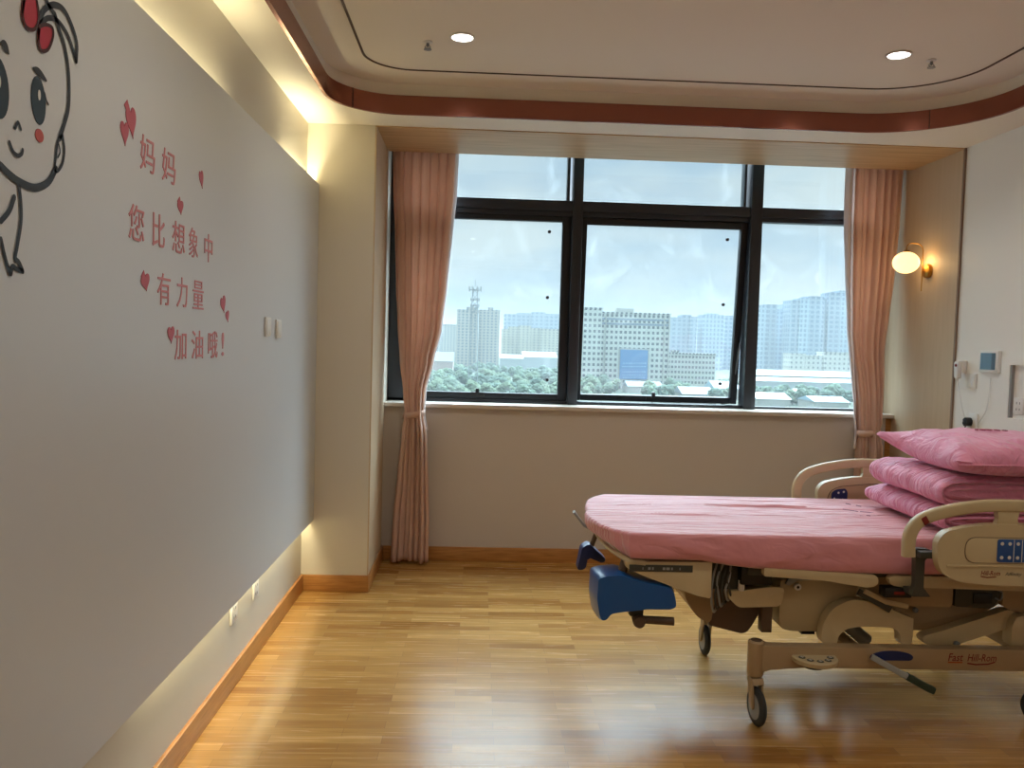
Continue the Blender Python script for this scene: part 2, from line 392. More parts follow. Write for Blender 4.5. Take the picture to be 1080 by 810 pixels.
box(bm, XN, XR, 5.55, 5.585, ZC+.03, 3.0)
struct('ceiling', bm, CEIL)
# copper band round the tray with thin lip, jointed in lengths
bm = bmesh.new()
def inset(pts, d):
    out = []; L = len(pts)
    for i in range(L):
        a = Vector(pts[i-1]); b = Vector(pts[i]); c_ = Vector(pts[(i+1) % L])
        t = ((b-a).normalized() if (b-a).length > 1e-6 else Vector((0, 0)))+((c_-b).normalized() if (c_-b).length > 1e-6 else Vector((0, 0)))
        t.normalize(); out.append((b.x-t.y*d, b.y+t.x*d))
    return out
TI = inset(TR, .016)
def ringwall(bm, A, B, z0, z1):
    L = len(A)
    v = [[bm.verts.new((p[0], p[1], z)) for p in P] for P, z in ((A, z0), (B, z0), (B, z1), (A, z1))]
    for j in range(4):
        for i in range(L): bm.faces.new((v[j][i], v[j][(i+1) % L], v[(j+1) % 4][(i+1) % L], v[(j+1) % 4][i]))
ringwall(bm, TR, TI, ZC-.006, 2.842)
struct('trim_6', bm, COPPER)
bm = bmesh.new()
for k in (8, 22):
    p = Vector(TI[k]); q = Vector(TI[k+1]); d = (q-p).normalized(); nrm = Vector((-d.y, d.x))
    a = p+nrm*.003; bq = a+d*.004
    prism(bm, [(a.x, a.y), (bq.x, bq.y), (bq.x-nrm.x*.01, bq.y-nrm.y*.01), (a.x-nrm.x*.01, a.y-nrm.y*.01)], ZC-.007, 2.843, 'z')
struct('trim_7', bm, DARKTRIM)
GR = rrect(-.61, 2.45, -1.6, 4.456, (.24, .42, .42, .24))
bm = bmesh.new(); ringwall(bm, GR, inset(GR, .011), ZU-.004, ZU+.004); struct('trim_8', bm, DARKTRIM)
# baseboards
bm = bmesh.new(); box(bm, XL, XL+.016, YF, YC, 0, .098, .003); struct('baseboard_left', bm, BASEB)
bm = bmesh.new(); box(bm, XL+.016, XN+.012, YC-.016, YC, 0, .098, .003); struct('baseboard_pier', bm, BASEB)
bm = bmesh.new(); box(bm, XN, XN+.014, YC, YB, 0, .098, .003); struct('baseboard_reveal', bm, BASEB)
bm = bmesh.new(); box(bm, XN+.014, XR, YB-.016, YB, 0, .098, .003); struct('baseboard_window', bm, BASEB)
bm = bmesh.new(); box(bm, XR-.016, XR, YF, YB-.016, 0, .098, .003); struct('baseboard_right', bm, BASEB)
# raised panel that floats in front of the left wall, light strips behind it
XP = -.95
bm = bmesh.new(); box(bm, XP-.03, XP, YF+.3, YC-.0, .424, 2.396, .002)
box(bm, XL, XP-.03, YF+.35, YC, .52, 2.30)
struct('wall_panel', bm, PAINT)
LEDM = M('led_strip_diffuser', srgb(240, 230, 190), .5, emit=((1, .78, .36, 1), 1.5))
def strip(name, label, y0, y1, z, up, watts):
    watts = watts*(1.35 if not up else (2.0 if y1 < 4 else 4.0))
    t = thing(name, label, 'light strip', (XL+.03, (y0+y1)/2, z))
    bx('channel', GREYP, t, XL+.001, XL+.038, y0, y1, z-.006, z+.006)
    bx('diffuser', LEDM, t, XL+.006, XL+.034, y0, y1, *((z+.0065, z+.009) if up else (z-.009, z-.0065)))
    L = bpy.data.lights.new('strip_light', 'AREA'); L.shape = 'RECTANGLE'; L.size = .028; L.size_y = y1-y0; L.energy = watts*(y1-y0)/4; L.color = (1, .88, .56)
    o = bpy.data.objects.new('strip_light', L); COL.objects.link(o); o.parent = t; o.location = (-.01, 0, .012 if up else -.012)
    if up: o.rotation_euler = (PI, 0, 0)
strip('light_strip', 'warm light strip hidden behind the lower edge of the left wall panel', 2.6, 4.93, .50, False, STRIP_W)
strip('light_strip', 'warm light strip hidden behind the upper edge of the left wall panel, near the camera', .6, 3.35, 2.33, True, STRIP_W)
strip('light_strip', 'warm light strip hidden behind the upper edge of the left wall panel, beside the pier', 4.35, 4.93, 2.33, True, STRIP_W)

# ============================================================ WINDOW
W = thing('window_1', None, None, (1.13, 5.9, 1.083)); W['kind'] = 'structure'
FY0, FY1 = 5.87, 5.95
bm = bmesh.new()
box(bm, XN, XN+.12, FY0, FY1, 1.083, 2.95, .004)
box(bm, XR-.09, XR, FY0, FY1, 1.083, 2.95, .004)
box(bm, XN, 1.93, FY0, FY1, 1.083, 1.105, .003)
box(bm, 1.93, XR, FY0+.02, FY1, 1.083, 1.10, .003)
box(bm, XN, XR, FY0, FY1, 2.90, 2.95, .004)
finish('window_frame', bm, ALU, W)
bm = bmesh.new()
box(bm, .632, .702, FY0-.03, FY1+.02, 1.083, 2.93, .005); box(bm, .592, .612, FY0+.02, FY1+.02, 2.5, 2.93, .003)
finish('mullion', bm, ALU, W)
bm = bmesh.new()
box(bm, 1.885, 1.968, FY0-.03, FY1+.02, 1.083, 2.93, .005); box(bm, 1.845, 1.862, FY0+.02, FY1+.02, 2.5, 2.93, .003)
finish('mullion', bm, ALU, W)
for x0, x1, zb in ((XN+.12, .632, 2.40), (.702, 1.885, 2.40), (1.968, XR-.09, 2.405)):
    bm = bmesh.new(); box(bm, x0, x1, FY0-.02, FY1, 2.435, 2.505, .005); box(bm, x0, x1, FY0, FY1, zb, 2.437, .003)
    finish('transom', bm, ALU, W)
def pane(x0, x1, z0, z1, y, parent=W):
    return bx('glass_pane', GLASS, parent, x0, x1, y, y+.006, z0, z1)
pane(XN+.11, .60, 2.49, 2.92, 5.92); pane(.69, 1.86, 2.49, 2.92, 5.92); pane(1.95, XR-.08, 2.49, 2.92, 5.92)
pane(1.96, XR-.08, 1.09, 2.41, 5.92)
def sash(x0, x1, z0, z1, ang, gx0, gx1, gz0, gz1):
    s = bpy.data.objects.new('sash', None); COL.objects.link(s); s.parent = W; s.location = (0, 0, 0)
    piv = Vector((0, 5.93, z1)); rm = Matrix.Rotation(ang, 3, 'X')
    def fin(name, bm, mat, par=s):
        bmesh.ops.rotate(bm, verts=bm.verts, cent=piv, matrix=rm); return finish(name, bm, mat, par)
    bm = bmesh.new(); Y0, Y1 = 5.885, 5.94
    box(bm, x0, gx0, Y0, Y1, z0, z1, .004); box(bm, gx1, x1, Y0, Y1, z0, z1, .004)
    box(bm, gx0, gx1, Y0, Y1, z0, gz0, .004); box(bm, gx0, gx1, Y0, Y1, gz1, z1, .004)
    fin('sash_frame', bm, ALU2)
    bm = bmesh.new(); box(bm, gx0-.01, gx1+.01, 5.91, 5.916, gz0-.01, gz1+.01); fin('glass_pane', bm, GLASS)
    cx_ = (gx0+gx1)/2-.02 if gx0 > 0 else 0.0
    bm = bmesh.new(); box(bm, cx_-.05, cx_+.05, Y0-.012, Y0, gz0-.03, gz0+.002, .003); box(bm, cx_-.012, cx_+.012, Y0-.03, Y0-.004, gz0-.012, gz0+.03, .004)
    fin('window_handle', bm, BLACK)
    for qx, qz in ((gx1-.09, gz1-.07), (gx1-.09, gz1-.53), (gx1-.075, gz0+.10)):
        bm = bmesh.new(); lathe(bm, [(.011, 5.898), (.012, 5.902), (.012, 5.910)], (qx, 0, qz), 'y', seg=14); fin('glass_stopper', bm, BLACK)
    return s
sash(XN+.10, .63, 1.105, 2.405, 0, XN+.16, .567, 1.152, 2.362)
sash(.704, 1.883, 1.105, 2.40, math.radians(5.0), .742, 1.835, 1.150, 2.352)
tb('stay_arm', GREYM, W, [(1.872, 5.93, 1.55), (1.86, 5.99, 1.30), (1.85, 6.03, 1.18)], .006, seg=6)

# ============================================================ CURTAINS
def curtain(name, label, rows, Y, folds, side, zlist=None):
    """rows: (z, x_left, x_right); cloth folds kept in number and squeezed at the tie"""
    t = thing(name, label, 'curtain', ((rows[0][1]+rows[0][2])/2, Y, 0))
    def interp(z):
        for i in range(len(rows)-1):
            z0, a0, b0 = rows[i]; z1, a1, b1 = rows[i+1]
            if z0 >= z >= z1:
                k = (z0-z)/(z0-z1) if z0 != z1 else 0; k = k*k*(3-2*k)*.5+k*.5
                return a0+(a1-a0)*k, b0+(b1-b0)*k
        return rows[-1][1], rows[-1][2]
    zt, zb = rows[0][0], rows[-1][0]; NZ, NU = 90, 220
    rnd = random.Random(len(label)); ph = [rnd.uniform(0, 6.28) for _ in range(6)]
    tie = min(rows, key=lambda r: r[2]-r[1])[0]
    bm = bmesh.new(); g = []
    for i in range(NZ+1):
        z = zt+(zb-zt)*i/NZ; a, b = interp(z); wd = b-a; row = []
        amp = .034+.060*min(1, (1-min(1, abs(z-tie)/.9))**2)*.6 + .012*(z < tie)
        if abs(z-tie) < .06: amp *= .75
        up_ = max(0, min(1, (z-1.15)/.5)); up_ = up_*up_*(3-2*up_); Yz = Y-.02+.10*up_; amp *= 1+.55*up_
        for j in range(NU+1):
            u = j/NU
            uu = u+.012*math.sin(6.28*u*2+ph[0]+z*.8)+.006*math.sin(z*2.3+u*11)
            # rounded ridges towards the room with narrow creases between them
            r1 = abs(math.sin(PI*folds*uu+ph[1]))**.7; r2 = abs(math.sin(PI*folds*1.9*uu+ph[4]+z*.25))**.8
            s = 1.1-2.8*r1*(.75+.25*math.sin(7*u+ph[3]))-.25*r2+.35*math.sin(2*PI*folds*.45*uu+ph[2]+z*.35)
            x = a+wd*(u-.13/folds*math.sin(2*PI*folds*uu+2*ph[1]))
            belly = -.05*math.sin(PI*u)*(1-min(1, abs(z-tie)/.5))
            row.append(bm.verts.new((x, Yz+s*amp*.62+belly*(1-up_), z+(.006*s if i == NZ else 0))))
        g.append(row)
    for i in range(NZ):
        for j in range(NU): bm.faces.new((g[i][j], g[i][j+1], g[i+1][j+1], g[i+1][j]))
    o = finish('drape', bm, CURT, t, ang=180)
    sm = o.modifiers.new('s', 'SOLIDIFY'); sm.thickness = .0025
    # pale lining strip turned out along the edge nearest the window
    bm = bmesh.new(); g = []
    for i in range(NZ+1):
        z = zt+(zb-zt)*i/NZ
        if z < tie-.12: break
        a, b = interp(z); e = b if side > 0 else a; row = []
        wv = (.035 if side > 0 else .055)*(.75+.25*math.sin(z*3))*min(1, .45+abs(z-tie))
        for j in range(9):
            u = j/8; x = e+side*(u*wv-.006); row.append(bm.verts.new((x, Y-.01+.085*max(0, min(1, (z-1.15)/.5))+.014*math.sin(u*5+z), z)))
        g.append(row)
    for i in range(len(g)-1):
        for j in range(8): bm.faces.new((g[i][j], g[i][j+1], g[i+1][j+1], g[i+1][j]))
    o = finish('lining', bm, LINING, t, ang=180); sm = o.modifiers.new('s', 'SOLIDIFY'); sm.thickness = .002
    a, b = interp(tie); c_ = (a+b)/2; rx = (b-a)/2+.008
    bm = bmesh.new(); pts = [(c_+rx*math.cos(q), Y-.03+.062*math.sin(q), tie+.012*math.cos(q)) for q in [2*PI*k/28 for k in range(29)]]
    tube(bm, pts, .01, seg=8, cap=False, flat=(.022, .003), nref=None) if False else None
    ring0 = []
    for k in range(28):
        q = 2*PI*k/28; x, y, z = c_+rx*math.cos(q), Y-.042+.072*math.sin(q), tie+.01*math.cos(q)
        ring0.append([bm.verts.new((x, y, z-.022)), bm.verts.new((x+.004*math.cos(q), y+.004*math.sin(q), z)), bm.verts.new((x, y, z+.022))])
    for k in range(28):
        a_, b_ = ring0[k], ring0[(k+1) % 28]
        bm.faces.new((a_[0], b_[0], b_[1], a_[1])); bm.faces.new((a_[1], b_[1], b_[2], a_[2]))
    o = finish('tieback', bm, CURT, t, ang=180); sm = o.modifiers.new('s', 'SOLIDIFY'); sm.thickness = .003
    return t
YK = 5.62
def row(py, xa, xb):
    a = un(xa, py, 1, YK); b = un(xb, py+(xb-xa)*.03, 1, YK); return (a.z, a.x, b.x)
R1 = [(2.85, un(412, 170, 1, YK).x, un(479, 170, 1, YK).x)]+[row(*q) for q in ((200, 413, 477), (245, 415, 473), (300, 416, 469), (345, 418, 464), (380, 421, 456), (410, 425, 448.5), (436, 427, 447), (455, 424, 450), (500, 419, 451), (550, 414, 452))]+[(.03, un(412, 585, 1, YK).x, un(451, 585, 1, YK).x)]
curtain('curtain', 'long salmon pink curtain tied back at sill height at the left end of the window', R1, YK, 7, 1)
R2 = [(2.85, un(905, 178, 1, YK).x, un(957, 180, 1, YK).x)]+[row(*q) for q in ((230, 903, 953), (290, 902, 947), (335, 902, 941), (385, 902, 933), (435, 902, 925), (455, 903, 923), (475, 902, 924), (510, 900, 927), (560, 899, 930))]+[(.03, un(899, 600, 1, YK).x, un(932, 600, 1, YK).x)]
curtain('curtain', 'long salmon pink curtain tied back at the right end beside the lamp', R2, YK, 7, -1)

# ============================================================ CEILING FITTINGS
DLE = M('downlight_lens', srgb(255, 250, 240), .4, emit=((1, .95, .86, 1), 6))
def downlight(x, y, label, group=None):
    t = thing('downlight', label, 'ceiling light', (x, y, ZU), group)
    lt('trim_ring', WHITEP, t, [(.058, 2.9095), (.060, 2.905), (.056, 2.902), (.049, 2.903), (.048, 2.9095)], (x, y, 0))
    lt('lens', DLE, t, [(.048, 2.9075), (.048, 2.9045), (.02, 2.9035)], (x, y, 0))
    L = bpy.data.lights.new('lamp', 'SPOT'); L.energy = DOWNLIGHT_W*4; L.spot_size = math.radians(150); L.spot_blend = .8; L.shadow_soft_size = .05; L.color = (1, .92, .80)
    o = bpy.data.objects.new('lamp', L); COL.objects.link(o); o.parent = t; o.location = (0, 0, -.03)
downlight(-.11, 3.945, 'small round lit ceiling downlight on the left side, near the window'); downlight(1.94, 3.932, 'small round lit ceiling downlight on the right, above the bed')
for x in (-.11, 1.99):  # unseen downlights, added to brighten the room
    for y in (2.2, .4, -1.2): downlight(x, y, 'round lit ceiling downlight added out of view on the camera side to brighten the room', 'downlights added out of view')
def sprinkler(x, y, label):
    t = thing('sprinkler', label, 'sprinkler', (x, y, ZU))
    lt('rosette', WHITEP, t, [(.022, 2.9095), (.023, 2.906), (.012, 2.902)], (x, y, 0), seg=18)
    lt('body', GREYM, t, [(.007, 2.905), (.007, 2.893), (.004, 2.885)], (x, y, 0), seg=12)
    bm = bmesh.new()
    for s in (-1, 1): tube(bm, [(x+s*.006, y, 2.893), (x+s*.014, y, 2.885), (x, y, 2.876)], .0022, seg=6)
    finish('yoke', bm, GREYM, t)
    lt('deflector', GREYM, t, [(.018, 2.876), (.019, 2.873), (.004, 2.872)], (x, y, 0), seg=18)
sprinkler(-.275, 4.03, 'ceiling sprinkler head left of the left downlight'); sprinkler(2.13, 3.99, 'ceiling sprinkler head right of the right downlight')

# ============================================================ LEFT PANEL: lettering, hearts, baby sticker, switches
PX = XP+.0005
def glyph(ch, y0, y1, z0, z1, label, font_off=.0, name='lettering_character', cat_='wall lettering', group='pink wall lettering', rot=0, mat=None, th=.0015, off=.0):
    cu = bpy.data.curves.new('t', 'FONT'); cu.body = ch; cu.size = 1; cu.offset = font_off; cu.extrude = 0; cu.resolution_u = 3
    ob = bpy.data.objects.new('t', cu); COL.objects.link(ob)
    dg = bpy.context.evaluated_depsgraph_get(); me = bpy.data.meshes.new_from_object(ob.evaluated_get(dg))
    bpy.data.objects.remove(ob); bpy.data.curves.remove(cu)
    bm = bmesh.new(); bm.from_mesh(me); bpy.data.meshes.remove(me)
    if not bm.verts: return None
    ax = [v.co.x for v in bm.verts]; ay = [v.co.y for v in bm.verts]
    a0, a1, b0, b1 = min(ax), max(ax), min(ay), max(ay)
    for v in bm.verts:
        v.co = Vector((PX+off, y0+(v.co.x-a0)/(a1-a0)*(y1-y0), z0+(v.co.y-b0)/(b1-b0)*(z1-z0)))
    g = bmesh.ops.extrude_face_region(bm, geom=bm.faces[:])
    bmesh.ops.translate(bm, verts=[v for v in g['geom'] if isinstance(v, bmesh.types.BMVert)], vec=(th, 0, 0))
    o = finish(name, bm, mat or STICKP, smooth=False)
    return tag(o, label, cat_, group)
ROWS = [('妈妈', [(2.385, 2.49), (2.545, 2.655)], 1.957, 2.055, 'top line'),
        ('您比想象中', [(2.31, 2.415), (2.475, 2.570), (2.632, 2.742), (2.780, 2.868), (2.935, 3.02)], 1.755, 1.852, 'second line'),
        ('有力量', [(2.515, 2.62), (2.675, 2.770), (2.822, 2.93)], 1.587, 1.682, 'third line'),
        ('加油哦', [(2.66, 2.765), (2.815, 2.93), (2.985, 3.09)], 1.420, 1.515, 'bottom line')]
ORD = ['first', 'second', 'third', 'fourth', 'fifth']
for s, spans, z0, z1, ln in ROWS:
    for i, ch in enumerate(s):
        a, b = spans[i]; glyph(ch, a, b, z0, z1, 'pink Chinese character 「%s」 on the left wall panel, %s in the %s' % (ch, ORD[i], ln))
glyph('!', 3.140, 3.166, 1.425, 1.512, 'pink exclamation mark closing the bottom line of the wall lettering')
def heart(px, py, w_, h_, rot, label, stem=False):
    c_ = un(px, py, 0, XP); bm = bmesh.new(); pts = []
    for k in range(36):
        t = 2*PI*k/36; x = 16*math.sin(t)**3/34*w_; y = (13*math.cos(t)-5*math.cos(2*t)-2*math.cos(3*t)-math.cos(4*t))/30*h_
        pts.append((c_.y+x*math.cos(rot)-y*math.sin(rot), c_.z+x*math.sin(rot)+y*math.cos(rot)))
    prism(bm, pts, PX, PX+.0015, 'x')
    if stem:
        a = Vector((c_.y, c_.z))
        d = Vector((-math.sin(rot+.5), math.cos(rot+.5)))*h_*.62; nn = Vector((-d.y, d.x)).normalized()*.008
        prism(bm, [a+nn, a-nn, a+d-nn*1.6, a+d+nn*1.6], PX, PX+.0014, 'x')
    tag(finish('heart_sticker', bm, STICKH, smooth=False), label, 'heart sticker', 'heart stickers around the wall lettering')
heart(138, 127, .07, .085, .25, 'larger rose heart sticker at the upper left of the lettering', True)
heart(131, 139, .055, .065, .1, 'smaller rose heart sticker overlapping the larger one at the upper left of the lettering')
heart(212, 188, .045, .062, .3, 'lone rose heart sticker to the right of the top line of lettering')
heart(190, 218, .055, .045, .2, 'small rose heart sticker above the middle of the second line of lettering', True)
heart(153, 297, .065, .05, .3, 'rose heart sticker with a tail left of the third line of lettering', True)
heart(235, 320, .065, .065, .35, 'larger rose heart sticker at the lower right of the third line of lettering')
heart(239.5, 333, .045, .045, .3, 'smaller rose heart sticker just below the larger one right of the third line')
heart(180, 352, .06, .055, .1, 'rose heart sticker left of the bottom line of lettering')
# baby sticker
baby = thing('baby_sticker', 'large line-drawn baby face sticker with a red hair bow on the left wall panel', 'wall sticker', (PX, 1.8, 1.63))
def P2(px, py): q = un(px, py, 0, XP); return (q.y, q.z)
def ribbon(bm, pts, w0, off=0, taper=False, n=6):
    C = cat([Vector(p) for p in pts], n); L = len(C); A = []
    for i, p in enumerate(C):
        t = (C[min(i+1, L-1)]-C[max(i-1, 0)]).normalized(); nn = Vector((-t.y, t.x))
        wv = w0*(1 if not taper else (.25+.75*math.sin(PI*(i+.5)/L)))
        A.append((p+nn*wv/2, p-nn*wv/2))
    vs = [[bm.verts.new((PX+off+z_, q.x, q.y)) for q in pr_] for pr_ in A for z_ in (.0015,)]
    for i in range(L-1): bm.faces.new((vs[i][0], vs[i][1], vs[i+1][1], vs[i+1][0]))
    for e in (0, L-1):
        c_ = C[e]; bm.faces.new([bm.verts.new((PX+off+.0014, c_.x+w0/2*math.cos(2*PI*k/10)*(.3 if taper else 1), c_.y+w0/2*math.sin(2*PI*k/10)*(.3 if taper else 1))) for k in range(10)])
def disc(bm, c_, a, b, rot=0, off=0):
    pts = []
    for k in range(28):
        t = 2*PI*k/28; x, y = a*math.cos(t), b*math.sin(t); pts.append((c_[0]+x*math.cos(rot)-y*math.sin(rot), c_[1]+x*math.sin(rot)+y*math.cos(rot)))
    prism(bm, pts, PX, PX+.0012+off, 'x')
bm = bmesh.new()
S = lambda pts, w_, **k: ribbon(bm, [P2(*p) for p in pts], w_, **k)
S([(57, 15), (61, 30), (67, 48), (71, 72), (72, 95), (71, 115), (67, 130), (62, 146)], .014)                   # right side of the head
S([(65, 142), (67, 158), (65, 172), (60, 180), (57, 178), (58, 165), (60, 150), (64, 143)], .009)             # ear
S([(61, 152), (62.5, 160), (60, 166)], .005)
S([(58, 178), (50, 192), (36, 198), (20, 192), (8, 183), (0, 175)], .017)                                     # jaw
S([(41, 22), (46, 10), (56, 5), (66, 10), (74, 25), (80, 45), (79.5, 64)], .014)                              # front lock of hair
S([(79.5, 64), (76, 52), (70, 36), (60, 22), (50, 19), (42, 25)], .012)
S([(48, 0), (52, 8), (57, 15)], .012)
S([(19, 196), (21, 215), (21, 235), (17, 260), (15, 272), (19, 277), (23, 286)], .012)                        # arm
S([(23, 286), (17, 284), (12, 281), (10, 289), (4, 270), (0, 252)], .011)
S([(14, 208), (9, 222), (0, 233)], .013)
finish('outline', bm, STICKB, baby, smooth=False)
bm = bmesh.new()
S([(34, 72), (40, 76), (48, 85)], .017, taper=True); finish('eyebrow', bm, STICKB, baby, smooth=False); bm = bmesh.new()
S([(0, 45), (4, 48), (8, 56)], .02, taper=True); finish('eyebrow', bm, STICKB, baby, smooth=False); bm = bmesh.new()
S([(15, 135), (18, 129), (21, 136)], .008); finish('nose', bm, STICKB, baby, smooth=False); bm = bmesh.new()
S([(9, 150), (13, 160), (18, 164), (22, 162), (23, 158)], .009); finish('mouth', bm, STICKB, baby, smooth=False); bm = bmesh.new()
S([(46, 98), (48, 106), (50, 110)], .006)
finish('eyelash', bm, STICKB, baby, smooth=False)
for (ex, ey, ew, eh) in ((40, 106, .034, .050), (-3, 92, .045, .06)):
    c_ = P2(ex, ey); bm = bmesh.new(); disc(bm, c_, ew*.86, eh, .08); e = finish('eye', bm, M('eye_ink', srgb(24, 48, 62), .5) if 'EYEM' not in globals() else EYEM, baby, smooth=False)
    bm = bmesh.new(); disc(bm, (c_[0]+.002, c_[1]+.012), ew*.16, eh*.22, off=.0006); finish('eye_glint', bm, STICKW, e, smooth=False)
c_ = P2(41, 143); bm = bmesh.new(); disc(bm, c_, .017, .014); finish('cheek', bm, M('cheek_pink', srgb(186, 88, 86), .6), baby, smooth=False)
for pts in ([(24, 0), (22, 14), (26, 28), (34, 31), (39, 22), (38, 5), (34, -6), (27, -6)], [(40, 30), (39, 42), (42, 53), (49, 52), (54, 40), (54, 30), (48, 26), (42, 27)]):
    C = cat([Vector(P2(*p)) for p in pts], 5, True); bm = bmesh.new(); prism(bm, C, PX, PX+.0018, 'x'); o = finish('hair_bow', bm, STICKR, baby, smooth=False)
    bm = bmesh.new(); ribbon(bm, [P2(*p) for p in pts+[pts[0], pts[1]]], .008, off=.0015); finish('bow_outline', bm, M('bow_ink', srgb(64, 16, 22), .6), o, smooth=False)
# left half of the head that the picture cuts off
bm = bmesh.new()
c0 = P2(0, 175); ribbon(bm, [c0, (1.58, 1.85), (1.47, 1.95), (1.42, 2.08), (1.45, 2.22), (1.55, 2.31), (1.68, 2.33), (1.80, 2.30)], .016)
finish('outline', bm, STICKB, baby, smooth=False)

def wall_plate(name, label, cat_, c_, wv, hv, nx, mat=WHITEP, rocker=2, axis=0, d=.009):
    """plate on a wall facing +x (nx=1) or -x (nx=-1); c_ = (x wall, y, z)"""
    t = thing(name, label, cat_, c_)
    x0, x1 = (c_[0], c_[0]+d) if nx > 0 else (c_[0]-d, c_[0])
    bx('plate', mat, t, x0, x1, c_[1]-wv/2, c_[1]+wv/2, c_[2]-hv/2, c_[2]+hv/2, bev=.002)
    return t, x0, x1
for (yy, zz, lb) in ((3.80, 1.545, 'narrow white wall switch on the left panel, the one nearer the camera'), (4.0, 1.540, 'narrow white wall switch on the left panel, the one nearer the window')):
    t, x0, x1 = wall_plate('wall_switch', lb, 'switch', (PX, yy, zz), .086, .086, 1)
    for k in range(2): bx('rocker', WHITEP, t, x1, x1+.003, yy-.034+.035*k, yy-.002+.035*k, zz-.034, zz+.034, bev=.001)
for (yy, zz, lb) in ((3.57, .32, 'white low socket under the left panel, the one nearer the camera'), (3.92, .318, 'white low socket under the left panel, the one nearer the window')):
    t, x0, x1 = wall_plate('wall_socket', lb, 'socket', (XL, yy, zz), .086, .086, 1)
    for dz in (-.02, .018):
        for dy in (-.012, .012): bx('socket_hole', BLACK, t, x1, x1+.0006, yy+dy-.002, yy+dy+.002, zz+dz-.006, zz+dz+.006)

# ============================================================ WALL LAMP
LX, LY, LZ = XR-.008, 5.30, 2.04
lamp = thing('wall_lamp', 'lit brass wall lamp with a round opal globe beside the right curtain', 'lamp', (LX, LY, LZ))
lt('back_plate', BRASS, lamp, [(.045, 0), (.047, -.006), (.044, -.024), (.030, -.034), (.0, -.034)], (LX, LY, LZ), 'x')
GX = un(955.5, 277, 1, LY)
bm = bmesh.new(); xr = LX-.045
tube(bm, [(xr, LY, LZ-.13), (xr, LY, LZ+.10)]+[(xr-.045+.045*math.cos(a), LY, LZ+.13+.045*math.sin(a)) for a in [PI*.0, PI*.17, PI*.33, PI*.5]]+[(GX.x+.03, LY, LZ+.175)]+[(GX.x+.03-.03*math.sin(a), LY, LZ+.145+.03*math.cos(a)) for a in (PI*.17, PI*.33, PI*.5)]+[(GX.x, LY, GX.z+.075)], .0035, seg=8)
tube(bm, [(LX-.03, LY, LZ), (xr, LY, LZ)], .005, seg=8)
finish('arm', bm, BRASS, lamp)
GLOB = M('opal_globe', srgb(255, 236, 190), .35, emit=((1, .66, .26, 1), 1.15))
bm = bmesh.new(); bmesh.ops.create_uvsphere(bm, u_segments=32, v_segments=20, radius=.079)
for v in bm.verts: v.co = Vector((v.co.x*1.03, v.co.y*1.03, v.co.z*.88))+GX
finish('globe', bm, GLOB, lamp)
lt('globe_cap', BRASS, lamp, [(.0, .082), (.018, .078), (.022, .066), (.024, .062)], tuple(GX))
L = bpy.data.lights.new('globe_light', 'POINT'); L.energy = SCONCE_W*3; L.color = (1, .62, .26); L.shadow_soft_size = .085
o = bpy.data.objects.new('globe_light', L); COL.objects.link(o); o.parent = lamp; o.location = Vector((GX.x-.0, LY-.0, GX.z))-Vector((LX, LY, LZ))
bpy.data.objects.remove(o)
L = bpy.data.lights.new('globe_light', 'AREA'); 
bpy.data.lights.remove(L)
GLOB.node_tree.nodes['Principled BSDF'].inputs['Emission Strength'].default_value = 1.25
# point light added beside the globe to throw its glow on the wall
L = bpy.data.lights.new('globe_light', 'POINT'); L.energy = SCONCE_W; L.color = (1, .66, .32); L.shadow_soft_size = .06
o = bpy.data.objects.new('globe_light', L); COL.objects.link(o); o.parent = lamp; o.location = (-.10, 0, -.0)
o.location = Vector((GX.x+.1, LY, GX.z))-Vector((LX, LY, LZ))

# ============================================================ RIGHT WALL FITTINGS (faces -x)
RW = XR
# call handset in its holder with a hanging cable
hs = thing('call_handset', 'white nurse call handset in a wall holder near the wall corner', 'handset', (RW, 4.86, 1.40))
bx('holder', WHITEP, hs, RW-.03, RW, 4.835, 4.885, 1.40, 1.475, bev=.005)
pr('handset_body', WHITEP, hs, rounded([(4.845, 1.365), (4.878, 1.365), (4.885, 1.47), (4.838, 1.47)], .012), RW-.052, RW-.028, 'x', .004)
lt('call_button', REDP, hs, [(.009, -.053), (.009, -.056), (.004, -.057)], (RW, 4.862, 1.445), 'x', seg=16)
tb('cable', WHITEP, hs, cat([(RW-.04, 4.862, 1.367), (RW-.03, 4.855, 1.30), (RW-.02, 4.835, 1.20), (RW-.02, 4.80, 1.14), (RW-.03, 4.77, 1.115)], 6), .0025, seg=6)
t, x0, x1 = wall_plate('wall_switch', 'white double wall switch below the small wall screen, right wall', 'switch', (RW, 4.775, 1.357), .086, .086, -1)
for k in range(2): bx('rocker', WHITEP, t, x0-.003, x0, 4.775-.036+.037*k, 4.775-.001+.037*k, 1.323, 1.391, bev=.001)
mon = thing('wall_screen', 'small white framed screen mounted on the right wall', 'screen', (RW, 4.60, 1.415))
bx('frame', WHITEP, mon, RW-.022, RW, 4.512, 4.685, 1.413, 1.535, bev=.004)
bx('display', SCREEN, mon, RW-.0235, RW-.021, 4.535, 4.672, 1.428, 1.522)
bx('display_bar', M('dark_screen_bar', srgb(24, 44, 66), .2), mon, RW-.0238, RW-.0236, 4.537, 4.568, 1.430, 1.520)
tb('cable', WHITEP, mon, cat([(RW-.004, 4.60, 1.38), (RW-.006, 4.60, 1.30), (RW-.006, 4.62, 1.2), (RW-.008, 4.68, 1.12), (RW-.012, 4.74, 1.06)], 6), .002, seg=6)
t, x0, x1 = wall_plate('wall_socket', 'white wall socket with a black plug in it, above the pillow', 'socket', (RW, 4.74, 1.125), .086, .086, -1)
plug = thing('power_plug', 'black power plug pushed into the socket above the pillow', 'plug', (x0, 4.75, 1.115))
